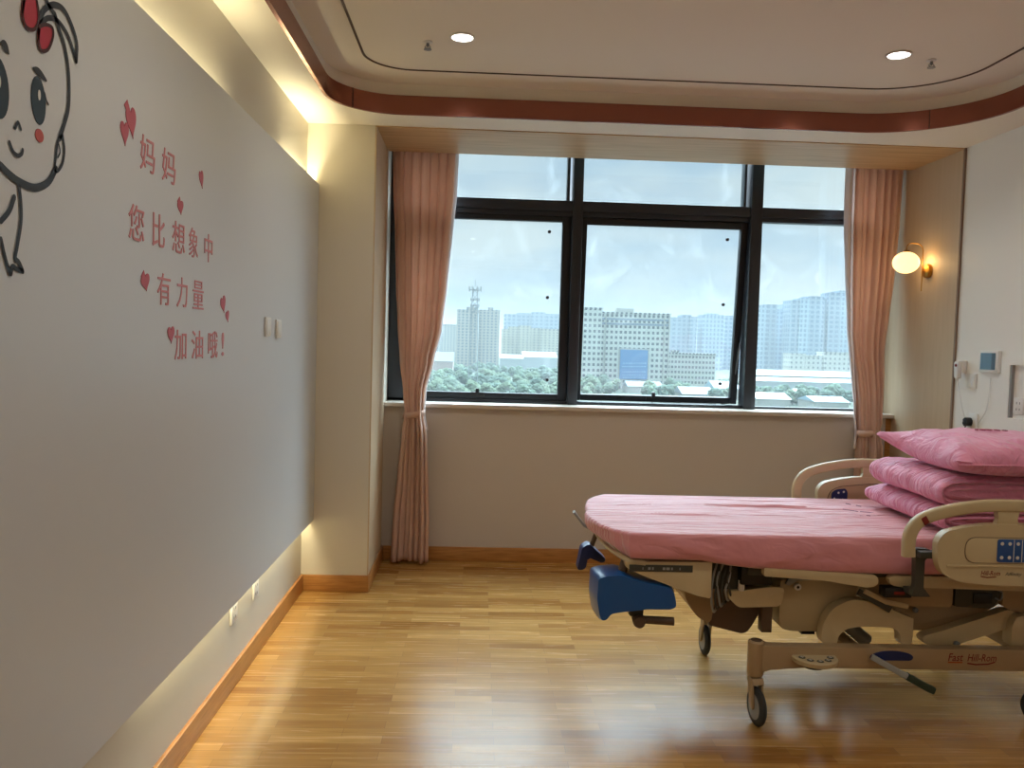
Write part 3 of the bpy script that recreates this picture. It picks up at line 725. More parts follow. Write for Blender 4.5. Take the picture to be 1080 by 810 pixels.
pr('plug_body', BLACK, plug, rounded([(4.735, 1.10), (4.775, 1.09), (4.785, 1.12), (4.770, 1.145), (4.738, 1.14)], .012), x0-.035, x0-.0005, 'x', .005)
tb('cord', BLACK, plug, cat([(x0-.02, 4.77, 1.095), (x0-.02, 4.79, 1.06), (x0-.015, 4.80, 1.0), (x0-.02, 4.79, .8)], 5), .004, seg=6)
# recessed service panel in a raised frame
sv = thing('service_panel', 'white framed recessed service panel on the right wall at the head of the bed', 'service panel', (RW, 4.05, 1.11))
bm = bmesh.new(); ya, yb, za, zb = 3.55, 4.475, 1.115, 1.505; th = .05
for a in ((ya, yb, za-.02, za+.06), (ya, yb, zb-.045, zb), (ya, ya+.075, za+.06, zb-.045), (yb-.075, yb, za+.06, zb-.045)): box(bm, RW-.025, RW, *a)
finish('frame', bm, WHITE_W, sv)
bx('back_board', WHITE_W, sv, RW-.004, RW, ya+.05, yb-.05, za+.04, zb-.03)
bx('painted_recess_shade', GREYP, sv, RW-.022, RW-.003, yb-.088, yb-.075, za+.06, zb-.045)  # grey strip painting in the shade along the inner edge of the recess
bx('socket_plate', WHITEP, sv, RW-.013, RW-.004, 4.29, 4.376, 1.20, 1.286, bev=.002)
for dz in (.025, .058):
    for dy in (.03, .055): bx('socket_hole', BLACK, sv, RW-.0136, RW-.013, 4.29+dy-.002, 4.29+dy+.002, 1.20+dz-.006, 1.20+dz+.006)
lt('gas_outlet', GREYM, sv, [(.03, -.004), (.03, -.014), (.022, -.022), (.01, -.022)], (RW, 4.24, 1.37), 'x')

# ============================================================ BIRTHING BED
bed = thing('birthing_bed', 'beige hospital birthing bed on casters at the right, with blue foot supports', 'bed', (1.75, 3.64, 0))
YM = 3.64
def mir(y): return 2*YM-y
def both(fn):
    for s in (1, -1): fn(lambda y: y if s > 0 else mir(y))
def prs(name, mat, pts, y0, y1, bev=.004, parent=bed):
    return pr(name, mat, parent, pts, y0, y1, 'y', bev)
# base frame: two side bars, end posts and cross beams
for Y in (lambda y: y, mir):
    bm = bmesh.new()
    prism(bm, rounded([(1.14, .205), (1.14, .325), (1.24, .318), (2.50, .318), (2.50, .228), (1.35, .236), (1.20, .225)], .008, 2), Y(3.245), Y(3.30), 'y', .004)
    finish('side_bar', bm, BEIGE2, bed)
    bm = bmesh.new(); lathe(bm, [(.030, .195), (.033, .205), (.033, .330), (.028, .336), (.0, .336)], (1.148, Y(3.272), 0), seg=24)
    finish('corner_post', bm, BEIGE2, bed)
    lt('post_cap', BROWN, bed, [(.022, .3365), (.021, .339), (.0, .339)], (1.148, Y(3.272), 0), seg=20)
bm = bmesh.new(); box(bm, 1.55, 1.62, 3.30, mir(3.30), .235, .29, .006); finish('cross_beam', bm, BEIGE2, bed); bm = bmesh.new(); box(bm, 2.33, 2.42, 3.30, mir(3.30), .235, .30, .006)
finish('cross_beam', bm, BEIGE2, bed)
def caster(x, y, ang):
    R = Matrix.Rotation(ang, 3, 'Z'); c_ = Vector((x, y, 0))
    k = bpy.data.objects.new('caster', None); COL.objects.link(k); k.parent = bed; k.location = c_-bed.location
    off = .028
    bm = bmesh.new(); lathe(bm, [(.026, .205), (.026, .192), (.019, .188), (.019, .165)], (0, 0, 0), seg=20)
    for s in (-1, 1):
        prism(bm, rounded([(-.02, .185), (.026, .185), (.044, .075), (.030, .062), (.012, .075)], .008, 3), s*.020-.004, s*.020+.004, 'y', .002)
    prism(bm, rounded([(-.03, .165), (-.022, .188), (.03, .188), (.04, .165)], .006, 3), -.022, .022, 'y')
    for v in bm.verts: v.co = R @ v.co + c_
    f = finish('fork', bm, BEIGE2, k)
    bm = bmesh.new(); lathe(bm, [(.050, -.013), (.066, -.013), (.075, -.006), (.0765, 0), (.075, .006), (.066, .013), (.050, .013)], (off, 0, .0765), 'y', seg=36)
    for v in bm.verts: v.co = R @ v.co + c_
    finish('tyre', bm, RUBBER, k)
    bm = bmesh.new(); lathe(bm, [(.0, -.0155), (.02, -.0158), (.05, -.014), (.052, -.010), (.052, .010), (.05, .014), (.02, .0158), (.0, .0155)], (off, 0, .0765), 'y', seg=32)
    for v in bm.verts: v.co = R @ v.co + c_
    finish('hub', bm, GREYP, k)
caster(1.148, 3.272, math.radians(-84)); caster(1.148, mir(3.30), math.radians(90)); caster(2.31, 3.272, math.radians(-50)); caster(2.31, mir(3.272), math.radians(-80))
# round hand switch tray and steering pedal on the near bar
bm = bmesh.new(); lathe(bm, [(.0, .258), (.06, .258), (.088, .268), (.090, .284), (.086, .288), (.0, .288)], (1.372, 3.235, 0), seg=36)
tray = finish('foot_switch', bm, BEIGE, bed)
lt('switch_base', BLACK, tray, [(.0, .245), (.04, .245), (.048, .258), (.0, .258)], (1.37, 3.235, 0))
for k in range(5):
    a = PI+PI*(k+.5)/5; cx_, cy_ = 1.372+.060*math.cos(a), 3.235+.060*math.sin(a)
    bm = bmesh.new(); lathe(bm, [(.0, .2885), (.014, .2885), (.012, .2905), (.0, .2905)], (cx_, cy_, 0), seg=14); s_ = finish('switch_button', bm, DARKG, tray)
    bm = bmesh.new(); box(bm, cx_-.008, cx_+.008, cy_-.002, cy_+.002, .2906, .2912); box(bm, cx_-.002, cx_+.002, cy_-.007, cy_+.007, .2906, .2912); finish('symbol', bm, STICKW, s_)
bm = bmesh.new(); lathe(bm, [(.0, -.003), (.055, -.003), (.058, .0), (.055, .0), (.0, .001)], (0, 0, 0), 'y', seg=32)
for v in bm.verts: v.co = Vector((1.692+v.co.x*1.55, 3.2455-abs(v.co.y), .282+max(-.012, v.co.z*.48)))
finish('pedal_recess', bm, NAVYD, bed)
ped = tb('brake_pedal', GREYP, bed, [(1.60, 3.225, .292), (1.64, 3.205, .272), (1.71, 3.19, .236), (1.74, 3.18, .225)], .008, flat=(.012, .012), nref=(0, 1, 0), seg=12)
tb('pedal_grip', GREENR, ped, [(1.725, 3.182, .231), (1.80, 3.172, .192), (1.825, 3.170, .182)], .014, flat=(.014, .022), nref=(0, 1, 0), seg=12)
# writing on the near bar and rail
def lettering(txt, x0, x1, z0, z1, y, mat, name='printed_word', parent=bed, shear=.2, off=.01):
    cu = bpy.data.curves.new('t', 'FONT'); cu.body = txt; cu.size = 1; cu.offset = off; cu.shear = shear; cu.resolution_u = 2
    ob = bpy.data.objects.new('t', cu); COL.objects.link(ob); dg = bpy.context.evaluated_depsgraph_get()
    me = bpy.data.meshes.new_from_object(ob.evaluated_get(dg)); bpy.data.objects.remove(ob); bpy.data.curves.remove(cu)
    bm = bmesh.new(); bm.from_mesh(me); bpy.data.meshes.remove(me)
    ax = [v.co.x for v in bm.verts]; ay = [v.co.y for v in bm.verts]; a0, a1, b0, b1 = min(ax), max(ax), min(ay), max(ay)
    for v in bm.verts: v.co = Vector((x0+(v.co.x-a0)/(a1-a0)*(x1-x0), y, z0+(v.co.y-b0)/(b1-b0)*(z1-z0)))
    return finish(name, bm, mat, parent, smooth=False)
yb_ = 3.2445
bx('printed_label', ORNG, bed, 1.925, 1.985, yb_-.0002, yb_+.001, .262, .268)
lettering('Fast', 1.925, 1.987, .270, .302, yb_, REDP)
lettering('Hill-Rom', 2.005, 2.125, .270, .300, yb_, REDP)
tb('printed_swoosh', REDP, bed, [(2.005, yb_, .262), (2.04, yb_, .257), (2.09, yb_, .259), (2.12, yb_, .268)], .0015, seg=4, flat=(.003, .0005), nref=(0, 1, 0))
# lifting arms and housings under the deck
prs('column_housing', BEIGE, rounded([(1.270, .56), (1.270, .345), (1.56, .345), (1.60, .56)], [.01, .05, .02, .01]), 3.36, 3.92, .012)
bx('housing_foot', BLACK, bed, 1.375, 1.43, 3.38, 3.9, .325, .3449)
arch = [(1.425, .312), (1.43, .40), (1.47, .465), (1.545, .500), (1.63, .490), (1.72, .455), (1.80, .425), (1.805, .425), (1.805, .312), (1.755, .312), (1.755, .365), (1.72, .385), (1.58, .388), (1.52, .375), (1.495, .345), (1.492, .312)]
prs('lift_arm', BEIGE, rounded(arch, .03), 3.30, 3.352, .008)
prs('lift_arm', BEIGE, rounded(arch, .03), mir(3.352), mir(3.30), .008)
tb('actuator', GREYM, bed, [(1.50, 3.50, .42), (1.62, 3.52, .33), (1.72, 3.52, .25)], .03, seg=16)
tb('linkage_bar', DARKG, bed, [(1.565, 3.29, .535), (1.66, 3.29, .485), (1.70, 3.29, .462)], .01, flat=(.014, .006), nref=(0, 1, 0), seg=12)
tb('linkage_bar', BEIGE, bed, [(1.585, 3.285, .54), (1.68, 3.285, .495), (1.77, 3.285, .478)], .01, flat=(.010, .005), nref=(0, 1, 0), seg=12)
prs('under_deck_frame', DARKG, rounded([(1.29, .598), (1.30, .545), (1.47, .54), (1.62, .525), (1.80, .49), (1.95, .49), (1.95, .60)], .01), 3.40, 3.88, .004)
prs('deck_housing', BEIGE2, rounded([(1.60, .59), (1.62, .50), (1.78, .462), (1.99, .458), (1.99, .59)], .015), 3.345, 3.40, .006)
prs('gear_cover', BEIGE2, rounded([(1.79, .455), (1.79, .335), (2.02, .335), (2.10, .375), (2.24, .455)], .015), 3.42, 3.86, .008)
prs('control_box', DARKG, rounded([(2.0, .60), (2.0, .462), (2.16, .455), (2.19, .50), (2.19, .60)], .008), 3.345, 3.60, .004)
bx('control_screen', BLACK, bed, 2.075, 2.155, 3.338, 3.3445, .478, .522, bev=.002)
tb('chrome_hook', GREYM, bed, cat([(2.155, 3.33, .545), (2.185, 3.325, .53), (2.18, 3.325, .50), (2.16, 3.33, .505)], 6), .004, seg=8)
lt('pivot_bolt', GREYM, bed, [(.011, 3.405), (.011, 3.395), (.006, 3.392)], (1.865, 0, .428), 'y', seg=14)
lt('pivot_bolt', GREYM, bed, [(.012, 3.33), (.012, 3.318), (.006, 3.316)], (2.005, 0, .312), 'y', seg=14)
prs('head_lift_arm', BEIGE, rounded([(1.87, .338), (1.865, .315), (1.90, .300), (2.02, .305), (2.20, .365), (2.30, .405), (2.30, .44), (2.22, .452), (1.95, .36)], .015), 3.34, 3.39, .007)
prs('head_post', BEIGE, rounded([(2.22, .312), (2.22, .40), (2.24, .44), (2.36, .44), (2.36, .312)], .012), 3.30, 3.36, .006)
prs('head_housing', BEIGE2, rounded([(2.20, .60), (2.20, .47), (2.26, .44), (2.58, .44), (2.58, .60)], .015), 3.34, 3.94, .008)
pr('bracket', GREYP, bed, rounded([(1.285, .545), (1.30, .538), (1.335, .56), (1.40, .564), (1.40, .573), (1.30, .573)], .004), 3.345, 3.356, 'y', .001)
lt('bracket_pin', WHITEP, bed, [(.014, 3.356), (.014, 3.338), (.006, 3.338)], (1.335, 0, .535), 'y', seg=16)
lt('pin_hole', BLACK, bed, [(.006, 3.3385), (.006, 3.3375), (.001, 3.3375)], (1.335, 0, .535), 'y', seg=12)
# deck side frames, both sides
for Y in (lambda y: y, mir):
    prs('deck_frame', BEIGE, rounded([(1.148, .645), (1.148, .612), (1.40, .598), (1.56, .573), (1.60, .578), (1.612, .60), (1.60, .622), (1.54, .628)], [.006, .006, .02, .012, .012, .012, .012, .02]), Y(3.215), Y(3.25))
    prs('deck_frame', BEIGE, rounded([(1.650, .612), (1.660, .584), (1.70, .578), (2.62, .560), (2.62, .615), (1.67, .622)], .012), Y(3.215), Y(3.25))
bx('deck_plate', DARKG, bed, 1.10, 2.62, 3.26, mir(3.26), .603, .632, bev=.003)
bx('painted_deck_gap', BLACK, bed, 1.075, 1.20, 3.27, 3.9, .56, .65, bev=.004)  # black box painting in the dark gap under the deck
lk = bx('release_latch', BLACK, bed, 1.632, 1.742, 3.205, 3.26, .536, .576, bev=.005)
bx('latch_mark', REDP, lk, 1.668, 1.712, 3.2035, 3.2055, .550, .562, bev=.0005)
# foot section
prs('foot_section', BEIGE, rounded([(.60, .655), (.60, .635), (.66, .605), (.885, .525), (.945, .512), (.945, .660)], [.005, .01, .02, .02, .01, .004]), 3.235, 3.29)
prs('foot_section', BEIGE, rounded([(.60, .655), (.60, .635), (.66, .605), (.885, .525), (.945, .512), (.945, .660)], [.005, .01, .02, .02, .01, .004]), mir(3.29), mir(3.235))
bx('foot_deck', BEIGE2, bed, .60, 1.0, 3.29, mir(3.29), .640, .665, bev=.004)
st = bx('label_strip', DARKG, bed, .615, .868, 3.2325, 3.236, .618, .645, bev=.001)
for xa_, xb_ in ((.668, .671), (.690, .700), (.706, .712), (.748, .758), (.762, .776), (.782, .788), (.815, .818)):
    bx('printed_mark', GREYP, st, xa_, xb_, 3.2318, 3.2324, .626, .636)
for Y in (lambda y: y, mir):
    tb('foot_bumper', BEIGE, bed, cat([(.515, Y(3.60), .712), (.525, Y(3.49), .700), (.548, Y(3.38), .682), (.582, Y(3.295), .668), (.625, Y(3.245), .656), (.68, Y(3.235), .652)], 6), .010, flat=(.010, .006), nref=(.3, -1 if Y(3) == 3 else 1, .2), seg=12)
tb('release_handle', GREYP, bed, [(.435, YM-.03, .775), (.45, YM-.03, .755), (.482, YM-.03, .716), (.515, YM-.03, .70)], .010, flat=(.02, .006), nref=(1, 0, .6), seg=12)

# seat pan, motor box, yoke and cables
prs('seat_pan', BEIGE2, rounded([(.872, .528), (.885, .46), (.93, .395), (.99, .360), (1.01, .50), (1.0, .56), (.90, .56)], .02), 3.38, 3.9, .01)
prs('motor_box', BROWN, rounded([(.99, .52), (.985, .352), (1.125, .318), (1.15, .322), (1.17, .35), (1.235, .47), (1.235, .52)], .012), 3.40, 3.8, .008)
prs('yoke', BEIGE, rounded([(1.03, .53), (1.028, .505), (1.075, .462), (1.25, .468), (1.262, .545), (1.20, .548), (1.10, .532)], .018), 3.29, 3.345, .006)
lt('yoke_knob', WHITEP, bed, [(.0, .575), (.013, .572), (.013, .535), (.010, .530), (.0, .530)], (1.085, 3.295, 0), seg=14)
bx('support_leg', BROWN, bed, 1.195, 1.238, 3.35, 3.40, .340, .47, bev=.003)
for k in range(6):
    xk = .965+.014*k; sw = .012*math.sin(k*2.1)
    tb('cable', DARKG if k % 2 else GREYP, bed, cat([(xk+.02, 3.30, .645), (xk+sw, 3.285, .58), (xk-.005, 3.28, .50+.01*k), (xk+.012, 3.30, .44+.012*k), (xk+.035, 3.33, .45+.012*k)], 6), .0045, seg=7)
bx('cable_channel', DARKG, bed, .955, 1.075, 3.31, 3.34, .53, .655, bev=.004)
# blue calf and foot supports
def foot_support(y, s, xo=0, zo=0):
    """moulded blue support: shallow trough, front lip hanging down"""
    prof = [(.484, .595), (.52, .606), (.590, .612), (.640, .590), (.71, .575), (.795, .560), (.812, .535), (.826, .475), (.80, .462), (.70, .462), (.59, .447), (.545, .440), (.525, .412), (.505, .408), (.494, .43), (.482, .50)]
    bm = bmesh.new()
    pts = rounded([(p[0]+xo, p[1]+zo) for p in prof], .014, 3); n = len(pts); c_ = Vector((sum(p[0] for p in pts)/n, sum(p[1] for p in pts)/n))
    rings = []
    for k in range(11):
        t = k/10; yy = y+s*.26*t; bul = .80+.20*math.sin(PI*min(1, .12+t*.8))**.5
        sc_ = bul*(1-.25*max(0, t-.75)*4*.3); dz = -.03*t
        rings.append([bm.verts.new((c_.x+(p[0]-c_.x)*sc_, yy, c_.y+(p[1]-c_.y)*(sc_ if t > .05 else .97*sc_)+dz+.01*math.sin(PI*t))) for p in pts])
    for i in range(10):
        for j in range(n): bm.faces.new((rings[i][j], rings[i][(j+1) % n], rings[i+1][(j+1) % n], rings[i+1][j]))
    bm.faces.new(rings[0]); bm.faces.new(rings[-1][::-1])
    fs = finish('foot_support', bm, NAVY, bed)
    tb('support_stem', BROWN, fs, [(.60+xo, y+s*.06, .60+zo), (.61+xo, y+s*.06, .645+zo)], .018, seg=14)
    return fs
fs = foot_support(3.235, 1)
tb('height_knob', BROWN, fs, [(.668, 3.30, .405), (.70, 3.30, .404), (.815, 3.295, .400)], [.022, .016, .017], seg=16)
lt('knob_hub', BROWN, fs, [(.0, 3.262), (.022, 3.264), (.026, 3.28), (.022, 3.33), (.0, 3.332)], (.672, 0, .402), 'y', seg=20)
bx('knob_bracket', DARKG, fs, .635, .69, 3.29, 3.33, .42, .455, bev=.003)
bm = bmesh.new(); prism(bm, rounded([(.505, .415), (.525, .525), (.56, .545), (.60, .51), (.645, .47), (.63, .45), (.555, .48), (.545, .42)], .012), 3.98, 4.06, 'y', .006)
far_ = finish('foot_support', bm, NAVYD, bed)
tb('support_stem', BROWN, far_, [(.575, 4.02, .525), (.60, 4.01, .60), (.63, 4.00, .65)], .012, seg=12)
# side rails
def side_rail(Y, name='side_rail'):
    r = bpy.data.objects.new(name, None); COL.objects.link(r); r.parent = bed; r.location = Vector((2.04, Y(3.08), .60))-bed.location
    xm = 2.045
    half = [(1.651, .735), (1.650, .80), (1.664, .845), (1.70, .880), (1.78, .908), (1.88, .928), (1.965, .936), (xm, .937)]
    full = half+[(2*xm-p[0], p[1]) for p in half[-2::-1]]
    bm = bmesh.new(); C = cat([Vector((p[0], Y(3.08), p[1])) for p in full], 5)
    tube(bm, C, .02, seg=20, flat=(.023, .017), nref=(0, 1, 0)); finish('grab_bar', bm, BEIGE, r)
    body = [(1.752, .80), (1.755, .72), (1.775, .675), (1.84, .645), (1.98, .633), (2.11, .633), (2.25, .645), (2.315, .675), (2.335, .72), (2.338, .80), (2.31, .83), (2.24, .855), (2.13, .868), (1.96, .868), (1.86, .855), (1.78, .835)]
    prs('rail_body', BEIGE, rounded(body, .03), Y(3.062), Y(3.10), .008, r)
    lip = [(1.79, .703), (2.30, .703), (2.30, .710), (1.79, .710)]
    prs('rail_ridge', BEIGE, rounded(lip, .002), Y(3.058), Y(3.064), .001, r)
    for px_ in (2.018,):
        prs('rail_web', BEIGE, [(px_-.045, .855), (px_-.028, .885), (px_-.04, .925), (px_+.055, .925), (px_+.04, .885), (px_+.055, .855)], Y(3.068), Y(3.094), .003, r)
    ins = rounded([(1.858, .718), (2.235, .718), (2.235, .818), (1.858, .818)], .045, 8)
    prs('inset_rim', BROWN, ins, Y(3.0605), Y(3.066), 0, r)
    prs('inset_panel', BEIGE, [((p[0]-2.0465)*.985+2.0465, (p[1]-.768)*.955+.768) for p in ins], Y(3.0595), Y(3.066), .0005, r)
    kp = prs('keypad', KEYB, rounded([(1.982, .724), (2.19, .724), (2.19, .812), (1.982, .812)], .01), Y(3.0575), Y(3.06), .0006, r)
    bm = bmesh.new()
    for i, kx in enumerate((2.0, 2.030, 2.062, 2.094, 2.126, 2.158)):
        for kz in (.742, .795):
            lathe(bm, [(.007, Y(3.0572)), (.006, Y(3.0562)), (.001, Y(3.0560))], (kx, 0, kz), 'y', seg=12)
    for kx in (2.046, 2.078, 2.142): box(bm, kx-.0012, kx+.0012, min(Y(3.0565), Y(3.0574)), max(Y(3.0565), Y(3.0574)), .726, .810)
    finish('key_buttons', bm, STICKW, kp)
    if Y(3.08) < YM:
        lettering('Hill-Rom', 1.925, 2.000, .672, .690, 3.0600, REDP, 'printed_word', r)
        tb('printed_swoosh', REDP, r, [(1.925, 3.0605, .668), (1.95, 3.0605, .664), (1.985, 3.0605, .667)], .001, seg=4, flat=(.002, .0004), nref=(0, 1, 0))
        lettering('Affinity', 2.018, 2.085, .668, .686, 3.0600, GREYPR, 'printed_word', r)
    # patient side of the rail: inset with a round blue pad
    ii = rounded([(1.800, .752), (1.815, .795), (1.86, .818), (2.02, .835), (2.20, .835), (2.26, .80), (2.26, .735), (1.81, .725)], .02, 4)
    prs('inset_rim', BROWN, ii, Y(3.0995), Y(3.1015), 0, r)
    prs('inset_panel', BEIGE2, [((p[0]-2.03)*.985+2.03, (p[1]-.778)*.94+.778) for p in ii], Y(3.1000), Y(3.1025), .0003, r)
    kp = prs('keypad', NAVYD, rounded([(1.822, .735), (1.822, .785), (1.845, .802), (1.895, .808), (1.905, .79), (1.905, .735)], .012), Y(3.102), Y(3.104), .0005, r)
    bm = bmesh.new()
    for kx, kz in ((1.838, .755), (1.858, .785), (1.880, .750), (1.885, .79)): lathe(bm, [(.006, Y(3.1038)), (.005, Y(3.1046)), (.001, Y(3.1048))], (kx, 0, kz), 'y', seg=10)
    finish('key_buttons', bm, STICKW, kp)
    bx('rail_marker', REDP, r, 1.690, 1.712, min(Y(3.0605), Y(3.066)), max(Y(3.0605), Y(3.066)), .862, .892, bev=.001, rot=Matrix.Rotation(-.55, 3, 'Y'))
    ar = prs('rail_arm', DARKG, rounded([(1.705, .752), (1.762, .752), (1.762, .718), (1.745, .712), (1.745, .60), (1.775, .565), (1.70, .565), (1.712, .61), (1.708, .70)], .006), Y(3.13), Y(3.16), .004, r)
    bx('arm_joint', DARKG, r, 1.71, 1.80, min(Y(3.10), Y(3.14)), max(Y(3.10), Y(3.14)), .722, .748, bev=.003)
    bx('rail_arm', DARKG, r, 2.27, 2.31, min(Y(3.10), Y(3.16)), max(Y(3.10), Y(3.16)), .57, .70, bev=.004)
    bx('rail_mount', DARKG, r, 1.705, 1.77, min(Y(3.155), Y(3.213)), max(Y(3.155), Y(3.213)), .562, .585, bev=.003)
side_rail(lambda y: y); side_rail(mir)
prs('headboard', BEIGE, rounded([(2.70, .58), (2.745, .58), (2.745, 1.02), (2.70, 1.02)], .012), 3.26, mir(3.26), .02)
bx('head_bracket', BEIGE2, bed, 2.58, 2.71, 3.5, 3.8, .55, .61, bev=.004)

# mattress and fitted sheet
OUT = [(2.62, 3.212), (2.0, 3.212), (1.6, 3.212), (1.2, 3.212), (.9, 3.212), (.70, 3.212), (.612, 3.214), (.552, 3.285), (.512, 3.37), (.487, 3.50), (.480, 3.60)]
OUT = OUT+[(p[0]+(.02 if p[0] < .62 else 0), mir(p[1])) for p in OUT[::-1]]
def dense(pts, step=.018):
    out = []
    L = len(pts)
    for i in range(L):
        a = Vector(pts[i]); b = Vector(pts[(i+1) % L]); k = max(1, int((b-a).length/step))
        for j in range(k): out.append(a.lerp(b, j/k))
    return out
OD = dense(rounded(OUT, [.04, .0, 0, 0, 0, 0, .005, .02, .03, .03, .03]+[.03, .03, .03, .02, .005, 0, 0, 0, 0, 0, .04], 4))
def zbot(x):
    pts = [(.40, .70), (.55, .672), (.70, .671), (.90, .668), (1.0, .652), (1.12, .640), (1.45, .628), (2.7, .626)]
    for (a, za), (b, zb) in zip(pts, pts[1:]):
        if x <= b: return za+(zb-za)*max(0, (x-a))/(b-a)
    return pts[-1][1]
def slab(name, mat, parent, grow, ztop, zb_off, wr):
    bm = bmesh.new(); rings = []; spine = lambda p: Vector((min(max(p.x, .92), 2.25), YM))
    def nz(p, s): return noise.noise(Vector((p[0]*s[0], p[1]*s[1], 3.1)))
    nO = len(OD); nrm = []
    for i in range(nO):
        t = (OD[(i+1) % nO]-OD[i-1]).normalized(); nrm.append(Vector((-t.y, t.x)))
    cen = Vector((1.5, YM))
    for i in range(nO):
        if (OD[i]+nrm[i]*.01-cen).length < (OD[i]-cen).length and nrm[i].dot(OD[i]-spine(OD[i])) < 0: nrm[i] = -nrm[i]
        if nrm[i].dot(OD[i]-spine(OD[i])) < 0: nrm[i] = -nrm[i]
    levels = [(-.05, 'b', -.002), (-.012, 'b', .000), (.000, 'b', .012), (.004, 'm', .3), (.006, 'm', .55), (.004, 'm', .8), (.002, 't', -.012), (-.002, 't', -.003), (-.009, 't', 0)]
    for off, kind, v in levels:
        ring = []
        for i, p in enumerate(OD):
            zb = zbot(p.x)+zb_off; o_ = off+grow
            foot = max(0, min(1, (.62-p.x)/.10))
            if kind == 'b': z = zb+v; o_ -= .0+.055*foot
            elif kind == 't': z = ztop+v
            else: z = zb+(ztop-zb)*v; o_ += wr*(.012*nz((p.x*1.0+p.y, v), (5, 2))+.006*nz((p.x+p.y, v), (16, 3))) - .02*foot*(1-v)**1.5*1.6
            # corner pleat of the fitted sheet
            d = (p-Vector((.595, 3.222))).length
            if wr and kind != 'b' and d < .05: o_ += .010*math.sin((p.x-.60)*120)*(1-d/.05)*(1-(v if kind == 'm' else .9))
            q = p+nrm[i]*o_; ring.append(bm.verts.new((q.x, q.y, z)))
        rings.append(ring)
    K = 26
    for k in range(1, K):
        t = 1-k/K; ring = []
        for i, p in enumerate(OD):
            s_ = spine(p); q0 = p-nrm[i]*(.009-grow); q = s_+(q0-s_)*t
            z = ztop
            if wr:
                yy = q.y+.02*noise.noise(Vector((q.x*1.6, q.y*2, 0)))
                cre = 0
                for yc, am, x0, x1 in ((3.42, .005, .7, 2.0), (3.60, .006, .62, 2.1), (3.80, .006, .65, 2.3), (3.30, .003, 1.0, 1.9), (3.97, .004, .7, 1.7), (3.70, .004, 1.35, 1.9)):
                    if x0 < q.x < x1: cre += 2.0*am*math.exp(-((yy-yc)/.009)**2)*math.sin(PI*(q.x-x0)/(x1-x0))**.5
                z += cre+.0035*noise.noise(Vector((q.x*2.5, q.y*9, 1)))-.010*math.exp(-((q.x-1.42)/.10)**2)*max(0, 1-abs(q.y-3.3)/.25)
                z += .004*noise.noise(Vector((q.x*9, q.y*14, 5)))*max(0, min(1, (q.x-.9)*2))
            ring.append(bm.verts.new((q.x, q.y, z)))
        rings.append(ring)
    for a, b in zip(rings, rings[1:]):
        for i in range(nO): bm.faces.new((a[i], a[(i+1) % nO], b[(i+1) % nO], b[i]))
    bm.faces.new(rings[0])
    last = rings[-1]; c_ = bm.verts.new((1.55, YM, ztop))
    h = nO//2
    bm.faces.new(last)
    bm.verts.remove(c_)
    return finish(name, bm, mat, parent, ang=60)
slab('mattress', M('white_mattress', srgb(200, 196, 188), .8), bed, -.014, .745, .006, 0)
sh = slab('fitted_sheet', SHEET, None, 0, .775, 0, 1)
tag(sh, 'pink cotton fitted sheet stretched over the bed mattress', 'bed sheet')
# small dark print on the sheet
bm = bmesh.new()
for (a, b) in (((892, 531), (897, 532)), ((903, 533), (908, 534)), ((889, 537), (905, 539.5)), ((907, 539.5), (922, 541)), ((907, 544), (911, 544.5)), ((914, 543.6), (918, 544))):
    A = un(a[0], a[1], 2, .7795); B = un(b[0], b[1], 2, .7795)
    tube(bm, [A, (A+B)/2+Vector((0, .003, 0)), B], .002, seg=6, flat=(.004, .0012), nref=(0, 0, 1))
finish('printed_mark', bm, M('mauve_print', srgb(150, 96, 118), .8), sh)

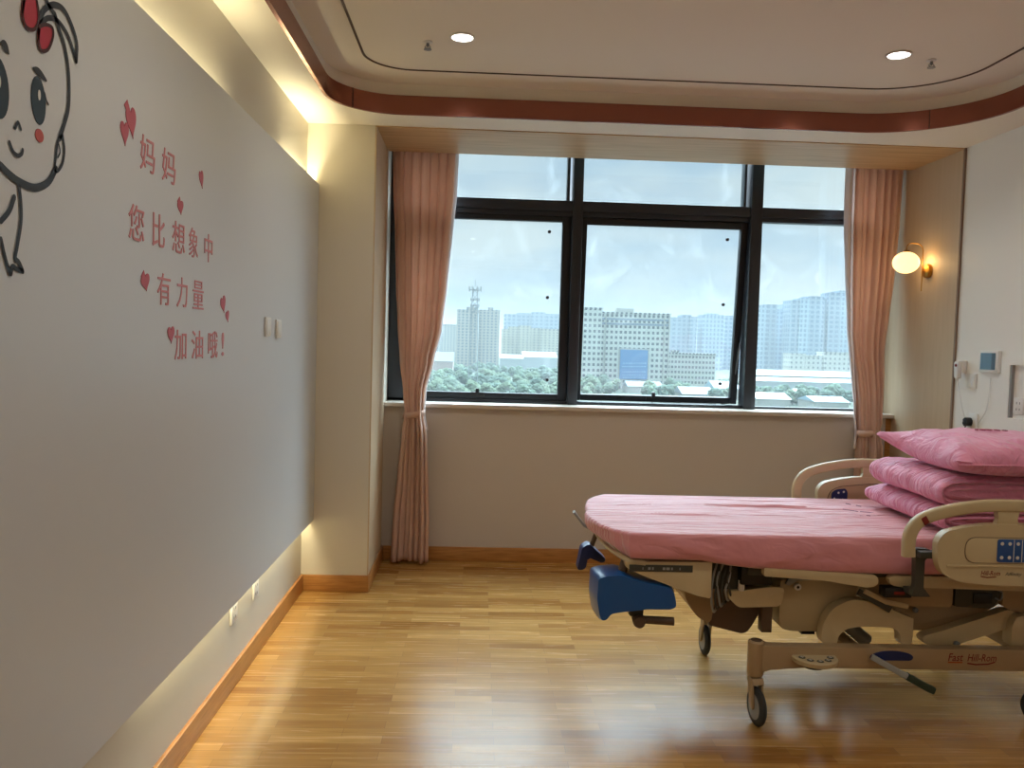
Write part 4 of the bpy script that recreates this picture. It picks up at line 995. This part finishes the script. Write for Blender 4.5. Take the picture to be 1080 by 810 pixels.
# folded quilt: two thick rounded layers
def roll(name, x0, x1, y0, y1, z0, z1, parent, seed, skew=0):
    """a padded fold with rounded front, one continuous surface"""
    bm = bmesh.new(); NY, NS = 46, 64; rings = []
    h = (z1-z0)/2; zc = (z0+z1)/2
    for i in range(NY+1):
        v = i/NY; yy = y0+(y1-y0)*v
        en = min(1, v/.10, (1-v)/.10); er = .80+.20*math.sqrt(max(0, 1-(1-en)**2))
        sag = .006*noise.noise(Vector((v*5, seed, 0)))
        ring = []
        for k in range(NS):
            th = 2*PI*k/NS; c_, s_ = math.cos(th), math.sin(th)
            # superellipse section, long in x
            ex = .5; xx = math.copysign(abs(c_)**ex*1.0, c_); zz = math.copysign(abs(s_)**.8, s_)
            X = (x0+x1)/2+(x1-x0)/2*(math.copysign(abs(c_)**.35, c_))*(.985+.015*er); Z = zc+h*zz*er
            d = .008*noise.noise(Vector((X*9, yy*5+seed*7, Z*11)))+.005*noise.noise(Vector((X*26, yy*9+seed, Z*24)))+.004*math.sin(yy*38+seed+X*14+3*noise.noise(Vector((yy*6, Z*8, seed))))*max(0, -c_)
            nn = Vector((c_, s_))
            flat = 1 if s_ > -.2 else .35
            ring.append(bm.verts.new((X+nn.x*d+skew*(v-.5), yy, max(z0, Z+sag*(s_ > 0)+nn.y*d*flat))))
        rings.append(ring)
    for a, b in zip(rings, rings[1:]):
        for k in range(NS): bm.faces.new((a[k], a[(k+1) % NS], b[(k+1) % NS], b[k]))
    for end, ring in ((0, rings[0]), (1, rings[-1])):
        # spiral-looking folded end: concentric inset pushed inwards and out
        prev = ring; c_ = sum((v.co for v in ring), Vector())/NS; sgn = -1 if end == 0 else 1
        for q, (f, dy) in enumerate(((.86, .012), (.74, .002), (.62, -.010), (.50, .004), (.34, .008), (.16, -.004))):
            nr = [bm.verts.new((c_.x+(v.co.x-c_.x)*(1-(1-f)*(h/((x1-x0)/2))*1.0 if abs(v.co.x-c_.x) > 0 else f), v.co.y*0+ring[0].co.y+sgn*dy, c_.z+(v.co.z-c_.z)*f)) for v in ring]
            for k in range(NS): bm.faces.new((prev[k], prev[(k+1) % NS], nr[(k+1) % NS], nr[k]))
            prev = nr
        bm.faces.new(prev)
    return finish(name, bm, QUILT, parent, ang=75)
quilt = thing('folded_quilt', 'folded pink quilt stacked under the pillow at the head of the bed', 'quilt', (2.2, 3.56, .782))
roll('lower_fold', 1.865, 2.60, 3.25, 3.90, .782, .893, quilt, 1)
roll('upper_fold', 1.860, 2.60, 3.24, 3.88, .885, 1.022, quilt, 4, skew=.02)

# pillow
def pillow():
    t = thing('pillow', 'plump pink pillow with a pointed corner lying on the folded quilt', 'pillow', (2.2, 3.45, 1.03))
    bm = bmesh.new(); n = 48; top = {}; bot = {}
    A, B = .325, .315; cx_, cy_ = 2.205, 3.435
    def corner(u, v):
        # outline pulled in between the corners
        k = 1-.085*(1-u*u)*abs(v)**3-.0; l = 1-.085*(1-v*v)*abs(u)**3
        x, y = u*A*l, v*B*k
        if u < 0 and v > 0: x -= .05*(-u*v)**4; y += .05*(-u*v)**4
        a = -.06; return cx_+x*math.cos(a)-y*math.sin(a), cy_+x*math.sin(a)+y*math.cos(a)
    for i in range(n+1):
        for j in range(n+1):
            u = -1+2*i/n; v = -1+2*j/n
            u = math.sin(u*PI/2)*.35+u*.65; v = math.sin(v*PI/2)*.35+v*.65
            x, y = corner(u, v)
            e = max(0, (1-u**4))*max(0, (1-v**4)); hgt = e**.55
            w_ = .010*noise.noise(Vector((x*9, y*9, 2)))+.006*noise.noise(Vector((x*22, y*16, 6)))
            rad = .005*math.sin(9*math.atan2(v, u)+4*noise.noise(Vector((u, v, 0))))*max(0, (u*u+v*v-.5))*2
            rim = 1.072+.022*(abs(u*v))**2+.012*(u < 0)*(v > 0)*(abs(u*v))**3*3
            edge = max(abs(u), abs(v)) > .999
            if edge:
                q = bm.verts.new((x, y, rim+w_*.6)); top[i, j] = bot[i, j] = q
            else:
                top[i, j] = bm.verts.new((x, y, rim+.105*hgt*(1+.12*v)+w_*min(1, hgt*2)+rad))
                bot[i, j] = bm.verts.new((x, y, max(1.031, rim-.052*hgt**.8)+.3*w_*0))
    for i in range(n):
        for j in range(n):
            bm.faces.new((top[i, j], top[i+1, j], top[i+1, j+1], top[i, j+1]))
            try: bm.faces.new((bot[i, j], bot[i, j+1], bot[i+1, j+1], bot[i+1, j]))
            except ValueError: pass
    finish('pillow_body', bm, PILLOW, t, ang=70)
    bm = bmesh.new(); pts = []
    for k in range(33): pts.append(corner(-1+2*k/32, -1)+(1.078,))
    tube(bm, [Vector(p)+Vector((0, -.002, .002+.022*0)) for p in pts], .004, seg=6); finish('piping', bm, PILLOW, t)
    bm = bmesh.new()
    for k, (a, b, r_) in enumerate(((2.175, 3.50, .012), (2.205, 3.505, .015), (2.24, 3.50, .013), (2.27, 3.495, .011), (2.155, 3.51, .007))):
        C = [(a+r_*math.cos(q), b+r_*1.2*math.sin(q), 0) for q in [2*PI*i/14 for i in range(12)]]
        for c2, d2 in zip(C, C[1:]):
            z = 1.186; tube(bm, [(c2[0], c2[1], z), (d2[0], d2[1], z)], .002, seg=5)
    finish('printed_mark', bm, M('crimson_print', srgb(150, 40, 78), .8), t)
pillow()

# ============================================================ THE CITY OUTSIDE (ground about 30 m below the room)
GZ = -28.5
GRASS = M('city_ground', srgb(66, 78, 64), .95, noise_amt=.25, noise_scale=.01)
bm = bmesh.new()
for i in range(1): box(bm, -2500, 2500, 120, 3600, GZ-2, GZ)
tag(finish('ground', bm, GRASS, smooth=False), kind='structure')
def bpx(px, D): return un(px, 370, 1, D).x
def zpx(px, py, D): return un(px, py, 1, D).z
def building(name, label, blocks, mats, extra=None, category='building'):
    """blocks: (px_left, px_right, py_top, distance, depth, material index)"""
    b0 = blocks[0]; t = thing(name, label, category, ((bpx(b0[0], b0[3])+bpx(b0[1], b0[3]))/2, b0[3], GZ))
    for q in blocks:
        xa, xb, D, dp = bpx(q[0], q[3]), bpx(q[1], q[3]), q[3], q[4]
        zt = zpx((q[0]+q[1])/2, q[2], D)
        bm = bmesh.new(); box(bm, xa, xb, D, D+dp, GZ, zt); o = finish('block', bm, mats[q[5]], t, smooth=False)
        bm = bmesh.new(); box(bm, xa-.4, xb+.4, D-.4, D+dp, zt, zt+1.2); finish('parapet', bm, mats[q[5] if len(q) < 7 else q[6]], t, smooth=False)
    if extra: extra(t)
    return t
CONC = srgb(158, 166, 166)
OFF = facade('office_facade', srgb(186, 190, 184), srgb(74, 84, 92), 3.35, 3.95, .55, .50)
OFF2 = facade('annex_facade', srgb(176, 180, 174), srgb(70, 80, 84), 2.6, 3.8, .62, .48)
RES1 = facade('beige_flats_facade', srgb(160, 156, 146), srgb(96, 108, 116), 4.2, 3.1, .5, .55)
RES2 = facade('cream_flats_facade', srgb(176, 172, 156), srgb(110, 116, 112), 4.8, 3.1, .45, .5)
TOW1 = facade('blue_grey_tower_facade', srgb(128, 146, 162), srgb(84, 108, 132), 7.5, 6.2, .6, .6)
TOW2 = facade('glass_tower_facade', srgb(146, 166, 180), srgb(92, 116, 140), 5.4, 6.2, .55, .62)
LOWW = facade('white_flats_facade', srgb(190, 190, 184), srgb(110, 116, 116), 4.6, 4.6, .4, .45)
ROOFW = M('white_roof', srgb(160, 168, 172), .6); ROOFB = M('pale_blue_roof', srgb(124, 150, 164), .6); ROOFG = M('grey_roof', srgb(104, 114, 124), .7)
PLAIN = M('pale_render', srgb(156, 158, 152), .85); BLUEB = M('blue_billboard_face', srgb(52, 118, 172), .6); DOT = M('billboard_lettering', srgb(150, 190, 220), .6)
def office_extra(t):
    D = 600
    def ob(name, mat, pa, pb, pt, pbm, dy0, dy1, par=t):
        xa, xb = bpx(pa, D), bpx(pb, D); za, zb = zpx((pa+pb)/2, pbm, D), zpx((pa+pb)/2, pt, D)
        return bx(name, mat, par, xa, xb, D+dy0, D+dy1, za, zb)
    bb = ob('billboard', BLUEB, 654, 683, 369, 400, -2.0, -.6)
    bm = bmesh.new(); rr = random.Random(5)
    for r_, py in enumerate((383, 386.5, 392, 395.5, 398)):
        px_ = 656+rr.uniform(0, 2)
        while px_ < 681:
            wd = rr.uniform(.7, 1.6); box(bm, bpx(px_, D), bpx(px_+wd, D), D-2.15, D-2.0, zpx(px_, py+.45, D), zpx(px_, py-.45, D)); px_ += wd+rr.uniform(.8, 1.8)
    finish('faded_lettering', bm, DOT, bb, smooth=False)
    ob('billboard_frame', PLAIN, 652.5, 684.5, 367.6, 401, -.6, -.1)
    ob('roof_house', PLAIN, 650, 668, 325, 331, 4, 12); ob('roof_house', PLAIN, 621, 627, 325, 330, 4, 12); ob('roof_house', PLAIN, 672, 704, 330.5, 334, 2, 12)
    for py in (336, 341): ob('glass_band', M('band_glass', srgb(104, 122, 138), .4), 634, 705, py, py+2.2, -.3, .05)  # bands of blue-grey glass across the top floors
    for px_ in (637.5, 699, 704.2): ob('pilaster', PLAIN, px_, px_+1, 333, 408, -1.0, .0)
building('office_block', 'large white office block with a blue billboard seen through the middle window', [(614, 634, 326, 592, 30, 0), (634, 706, 331.5, 600, 25, 0)], [OFF], office_extra)
building('annex_building', 'lower cream building beside the white office block', [(706, 755, 374, 620, 22, 0), (710, 716, 371, 625, 8, 0)], [OFF2])
building('apartment_tower', 'tall beige apartment block behind the lattice mast', [(481, 496, 327.5, 900, 30, 0), (491, 503, 325, 905, 22, 0), (504, 526, 328, 915, 30, 0), (514, 519, 325.5, 920, 10, 0)], [RES1], category='tower')
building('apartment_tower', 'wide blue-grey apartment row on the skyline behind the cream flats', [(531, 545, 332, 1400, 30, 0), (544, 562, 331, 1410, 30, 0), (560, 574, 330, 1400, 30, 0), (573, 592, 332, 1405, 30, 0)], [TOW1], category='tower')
building('apartment_block', 'cream apartment row in front of the blue-grey skyline row', [(529, 537, 348, 1000, 25, 0), (536, 548, 345.5, 1004, 25, 0), (547, 559, 344.5, 998, 25, 0), (559, 570, 347, 1004, 25, 0), (569, 592, 348, 1000, 25, 0)], [RES2])
building('apartment_tower', 'faint pale tower beside the left curtain', [(452, 466, 330, 1250, 30, 0), (465, 481, 343, 1200, 30, 0)], [RES1], category='tower')
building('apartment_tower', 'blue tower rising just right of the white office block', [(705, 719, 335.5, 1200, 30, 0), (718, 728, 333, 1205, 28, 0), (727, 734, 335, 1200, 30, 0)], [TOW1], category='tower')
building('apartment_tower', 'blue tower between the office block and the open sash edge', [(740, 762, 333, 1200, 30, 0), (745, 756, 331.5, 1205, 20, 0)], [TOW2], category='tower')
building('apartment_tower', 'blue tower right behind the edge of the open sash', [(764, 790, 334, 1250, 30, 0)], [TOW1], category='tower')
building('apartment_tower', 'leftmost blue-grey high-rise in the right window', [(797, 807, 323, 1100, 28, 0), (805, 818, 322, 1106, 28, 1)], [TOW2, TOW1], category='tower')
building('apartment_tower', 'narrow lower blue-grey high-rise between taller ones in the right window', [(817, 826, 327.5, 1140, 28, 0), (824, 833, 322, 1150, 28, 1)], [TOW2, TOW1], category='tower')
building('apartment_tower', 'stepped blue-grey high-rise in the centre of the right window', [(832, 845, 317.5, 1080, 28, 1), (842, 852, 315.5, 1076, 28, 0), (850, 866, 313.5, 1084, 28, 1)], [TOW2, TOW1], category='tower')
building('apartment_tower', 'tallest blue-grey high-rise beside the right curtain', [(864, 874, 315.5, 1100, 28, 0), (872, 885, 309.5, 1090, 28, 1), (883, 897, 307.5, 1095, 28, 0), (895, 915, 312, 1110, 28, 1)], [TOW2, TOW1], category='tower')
building('apartment_block', 'white low-rise flats in front of the high-rises', [(834, 850, 374, 800, 20, 0), (848, 872, 376, 804, 20, 0), (870, 915, 373, 800, 20, 0)], [LOWW])
def shed(name, label, pa, pb, pt, pb_, D, dp, wall, roof):
    t = thing(name, label, 'building', ((bpx(pa, D)+bpx(pb, D))/2, D, GZ)); xa, xb = bpx(pa, D), bpx(pb, D)
    zr = zpx((pa+pb)/2, pt, D+dp/2); ze = min(zr-1.0, zpx((pa+pb)/2, pb_, D)); 
    bx('walls', wall, t, xa, xb, D, D+dp, GZ, ze)
    pr('roof', roof, t, [(D-.6, ze), (D+dp/2, zr), (D+dp+.6, ze)], xa-.6, xb+.6, 'x')
shed('warehouse', 'long white warehouse with pale blue roof in the right window', 793, 915, 391, 397, 650, 46, PLAIN, ROOFB)
shed('warehouse', 'long low white warehouse in front of the blue roofed one', 796, 915, 399, 403, 560, 30, ROOFW, ROOFW)
shed('shed', 'small bright white roofed shed low in the right window', 801, 836, 414, 421, 430, 22, PLAIN, ROOFW)
shed('shed', 'tiny white roofed shed right of centre in the right window', 842, 853, 410, 414, 470, 10, PLAIN, ROOFW)
shed('house', 'low house with pale roof at the lower right of the right window', 862, 898, 418, 424, 410, 22, PLAIN, ROOFB)
shed('house', 'low grey roofed house below the billboard', 664, 700, 402, 408, 540, 20, PLAIN, ROOFG)
shed('house', 'white walled house below the low cream building', 722, 755, 408, 416, 450, 22, PLAIN, ROOFG)
shed('house', 'pale roofed house at the open edge of the sash', 756, 782, 402, 410, 500, 24, PLAIN, ROOFB)
shed('hall', 'dark roofed low hall among the trees of the left window', 552, 588, 371, 377, 820, 50, ROOFW, ROOFG)
shed('hall', 'white low hall left of the dark roofed one', 528, 552, 374, 378, 780, 30, ROOFW, ROOFW)
shed('house', 'pinkish white house beside the left curtain', 452, 478, 371, 381, 700, 24, M('pink_render', srgb(180, 160, 156), .8), ROOFG)
# lattice mast
def mast():
    D = 480; px = 499.5; x = bpx(px, D); zt = zpx(px, 303, D); t = thing('lattice_mast', 'steel lattice telecom mast seen through the left window', 'mast', (x, D, GZ))
    ST = M('galvanised_steel', srgb(128, 136, 140), .6)
    H = zt-GZ; hw = lambda z: 2.6*(1-(z-GZ)/H)**.8*.62+1.25
    for sx_, sy_ in ((-1, -1), (1, -1), (1, 1), (-1, 1)):
        tb('leg', ST, t, [(x+sx_*hw(z), D+sy_*hw(z), z) for z in [GZ+H*k/8 for k in range(9)]], .22, seg=6)
    bm = bmesh.new(); K = 16
    for k in range(K):
        z0, z1 = GZ+H*k/K, GZ+H*(k+1)/K; a, b = hw(z0), hw(z1)
        for (p, q) in (((-1, -1), (1, -1)), ((1, -1), (1, 1)), ((1, 1), (-1, 1)), ((-1, 1), (-1, -1))):
            tube(bm, [(x+p[0]*a, D+p[1]*a, z0), (x+q[0]*b, D+q[1]*b, z1)], .09, seg=4); tube(bm, [(x+q[0]*a, D+q[1]*a, z0), (x+p[0]*b, D+p[1]*b, z1)], .09, seg=4)
    finish('bracing', bm, ST, t, smooth=False)
    for k, zz in enumerate((zt-1.5, zt-7, zt-10.5, zt-14)):
        r_ = 3.4 if k == 0 else 2.3
        lt('platform', ST, t, [(.5, zz-.15), (r_, zz-.15), (r_, zz+.15), (.5, zz+.15)], (x, D, 0), seg=16)
        for j in range(8 if k == 0 else 4):
            a = 2*PI*j/(8 if k == 0 else 4)+.3; bx('antenna', GREYP, t, x+r_*1.05*math.cos(a)-.25, x+r_*1.05*math.cos(a)+.25, D+r_*math.sin(a)-.2, D+r_*math.sin(a)+.2, zz-.8, zz+(2.0 if k == 0 else 1.0))
    tb('lightning_rod', ST, t, [(x, D, zt), (x, D, zt+4.5)], .15, seg=5)
mast()
# trees
LEAF = [M('leaf_green_%d' % k, c_, .9, noise_amt=.3, noise_scale=.35) for k, c_ in enumerate((srgb(76, 98, 80), srgb(66, 90, 78), srgb(88, 106, 84)))]
TRUNK = M('bark', srgb(90, 78, 66), .9)
protos = []
for k in range(3):
    bm = bmesh.new(); rr = random.Random(k)
    for j in range(5):
        r_ = rr.uniform(2.2, 3.4); c_ = Vector((rr.uniform(-2.2, 2.2), rr.uniform(-2, 2), rr.uniform(4, 7.5)))
        g = bmesh.ops.create_icosphere(bm, subdivisions=4, radius=r_, matrix=Matrix.Translation(c_))
        for v in g['verts']:
            d = (v.co-c_).normalized(); v.co += d*(.9*noise.noise(v.co*.8)+.9*noise.noise(v.co*1.9)+.45*noise.noise(v.co*4.5))
    t = bpy.data.objects.new('tree', None); COL.objects.link(t)
    cr_ = finish('crown', bm, LEAF[k], t, ang=180, loc=(0, 0, 0)); bm = bmesh.new(); tube(bm, [(0, 0, 0), (.2, 0, 3), (0, .1, 5)], [.4, .3, .2], seg=7); tr_ = finish('trunk', bm, TRUNK, t, loc=(0, 0, 0))
    protos.append(t)
def put_tree(px, D, s, k, first=[True]*3):
    p = protos[k]
    if first[k]: o = p; first[k] = False
    else:
        o = p.copy(); COL.objects.link(o)
        for ch in p.children: c2 = ch.copy(); COL.objects.link(c2); c2.parent = o
    o.location = (bpx(px, D), D, GZ); o.scale = (s, s, s*.9); o.rotation_euler = (0, 0, random.uniform(0, 6))
    return o
rr = random.Random(11); TP = []
FOOT = []
for b_ in [o_ for o_ in COL.objects if o_.get('category') in ('building', 'tower', 'mast')]:
    for c_ in b_.children:
        if c_.type == 'MESH' and c_.name.split('.')[0] in ('block', 'walls', 'platform'):
            xs_ = [v.co.x+c_.location.x+b_.location.x for v in c_.data.vertices]; ys_ = [v.co.y+c_.location.y+b_.location.y for v in c_.data.vertices]
            FOOT.append((min(xs_), max(xs_), min(ys_), max(ys_)))
zones = [(448, 590, 415, 900, 200, 'bushy green tree in the wood seen through the left window', 'trees through the left window'),
         (612, 650, 470, 585, 22, 'bushy green tree in front of the left part of the white office block', 'trees in front of the office block'),
         (686, 722, 440, 560, 12, 'bushy green tree below the annex building', 'trees below the annex'),
         (755, 782, 420, 700, 10, 'bushy green tree at the edge of the open sash', 'trees at the open sash'),
         (796, 905, 440, 545, 34, 'bushy green tree in front of the warehouses in the right window', 'trees in front of the warehouses'),
         (796, 836, 700, 800, 12, 'green tree behind the warehouses in the right window', 'trees behind the warehouses')]
for xa, xb, da, db, n_, lb, gp in zones:
    for i in range(n_):
        u = rr.random(); D = da+(db-da)*u
        for _ in range(25):
            px_, D, sc_ = rr.uniform(xa, xb), da+(db-da)*rr.random(), rr.uniform(.6, 1.15); X_ = bpx(px_, D)
            if any(x0-4 < X_ < x1+4 and y0-5 < D < y1+5 for x0, x1, y0, y1 in FOOT): continue
            if all((X_-q[0])**2+(D-q[1])**2 > (3.6*(sc_+q[2]))**2 for q in TP): break
        else: continue
        TP.append((X_, D, sc_)); o = put_tree(px_, D, sc_, rr.randrange(3)); tag(o, lb, 'tree', gp)
# thin summer haze over the city
HZ = bpy.data.materials.new('haze'); HZ.use_nodes = True; t = HZ.node_tree; t.nodes.clear()
vs = t.nodes.new('ShaderNodeVolumeScatter'); vs.inputs['Color'].default_value = (.86, .95, 1, 1); vs.inputs['Density'].default_value = .00024; vs.inputs['Anisotropy'].default_value = 0
oo = t.nodes.new('ShaderNodeOutputMaterial'); t.links.new(vs.outputs[0], oo.inputs['Volume'])
bm = bmesh.new(); box(bm, -2400, 2400, 130, 3500, GZ+.5, 60)
hz = finish('haze', bm, HZ, smooth=False); tag(hz, 'thin bluish haze hanging over the city outside', 'haze', kind='stuff')
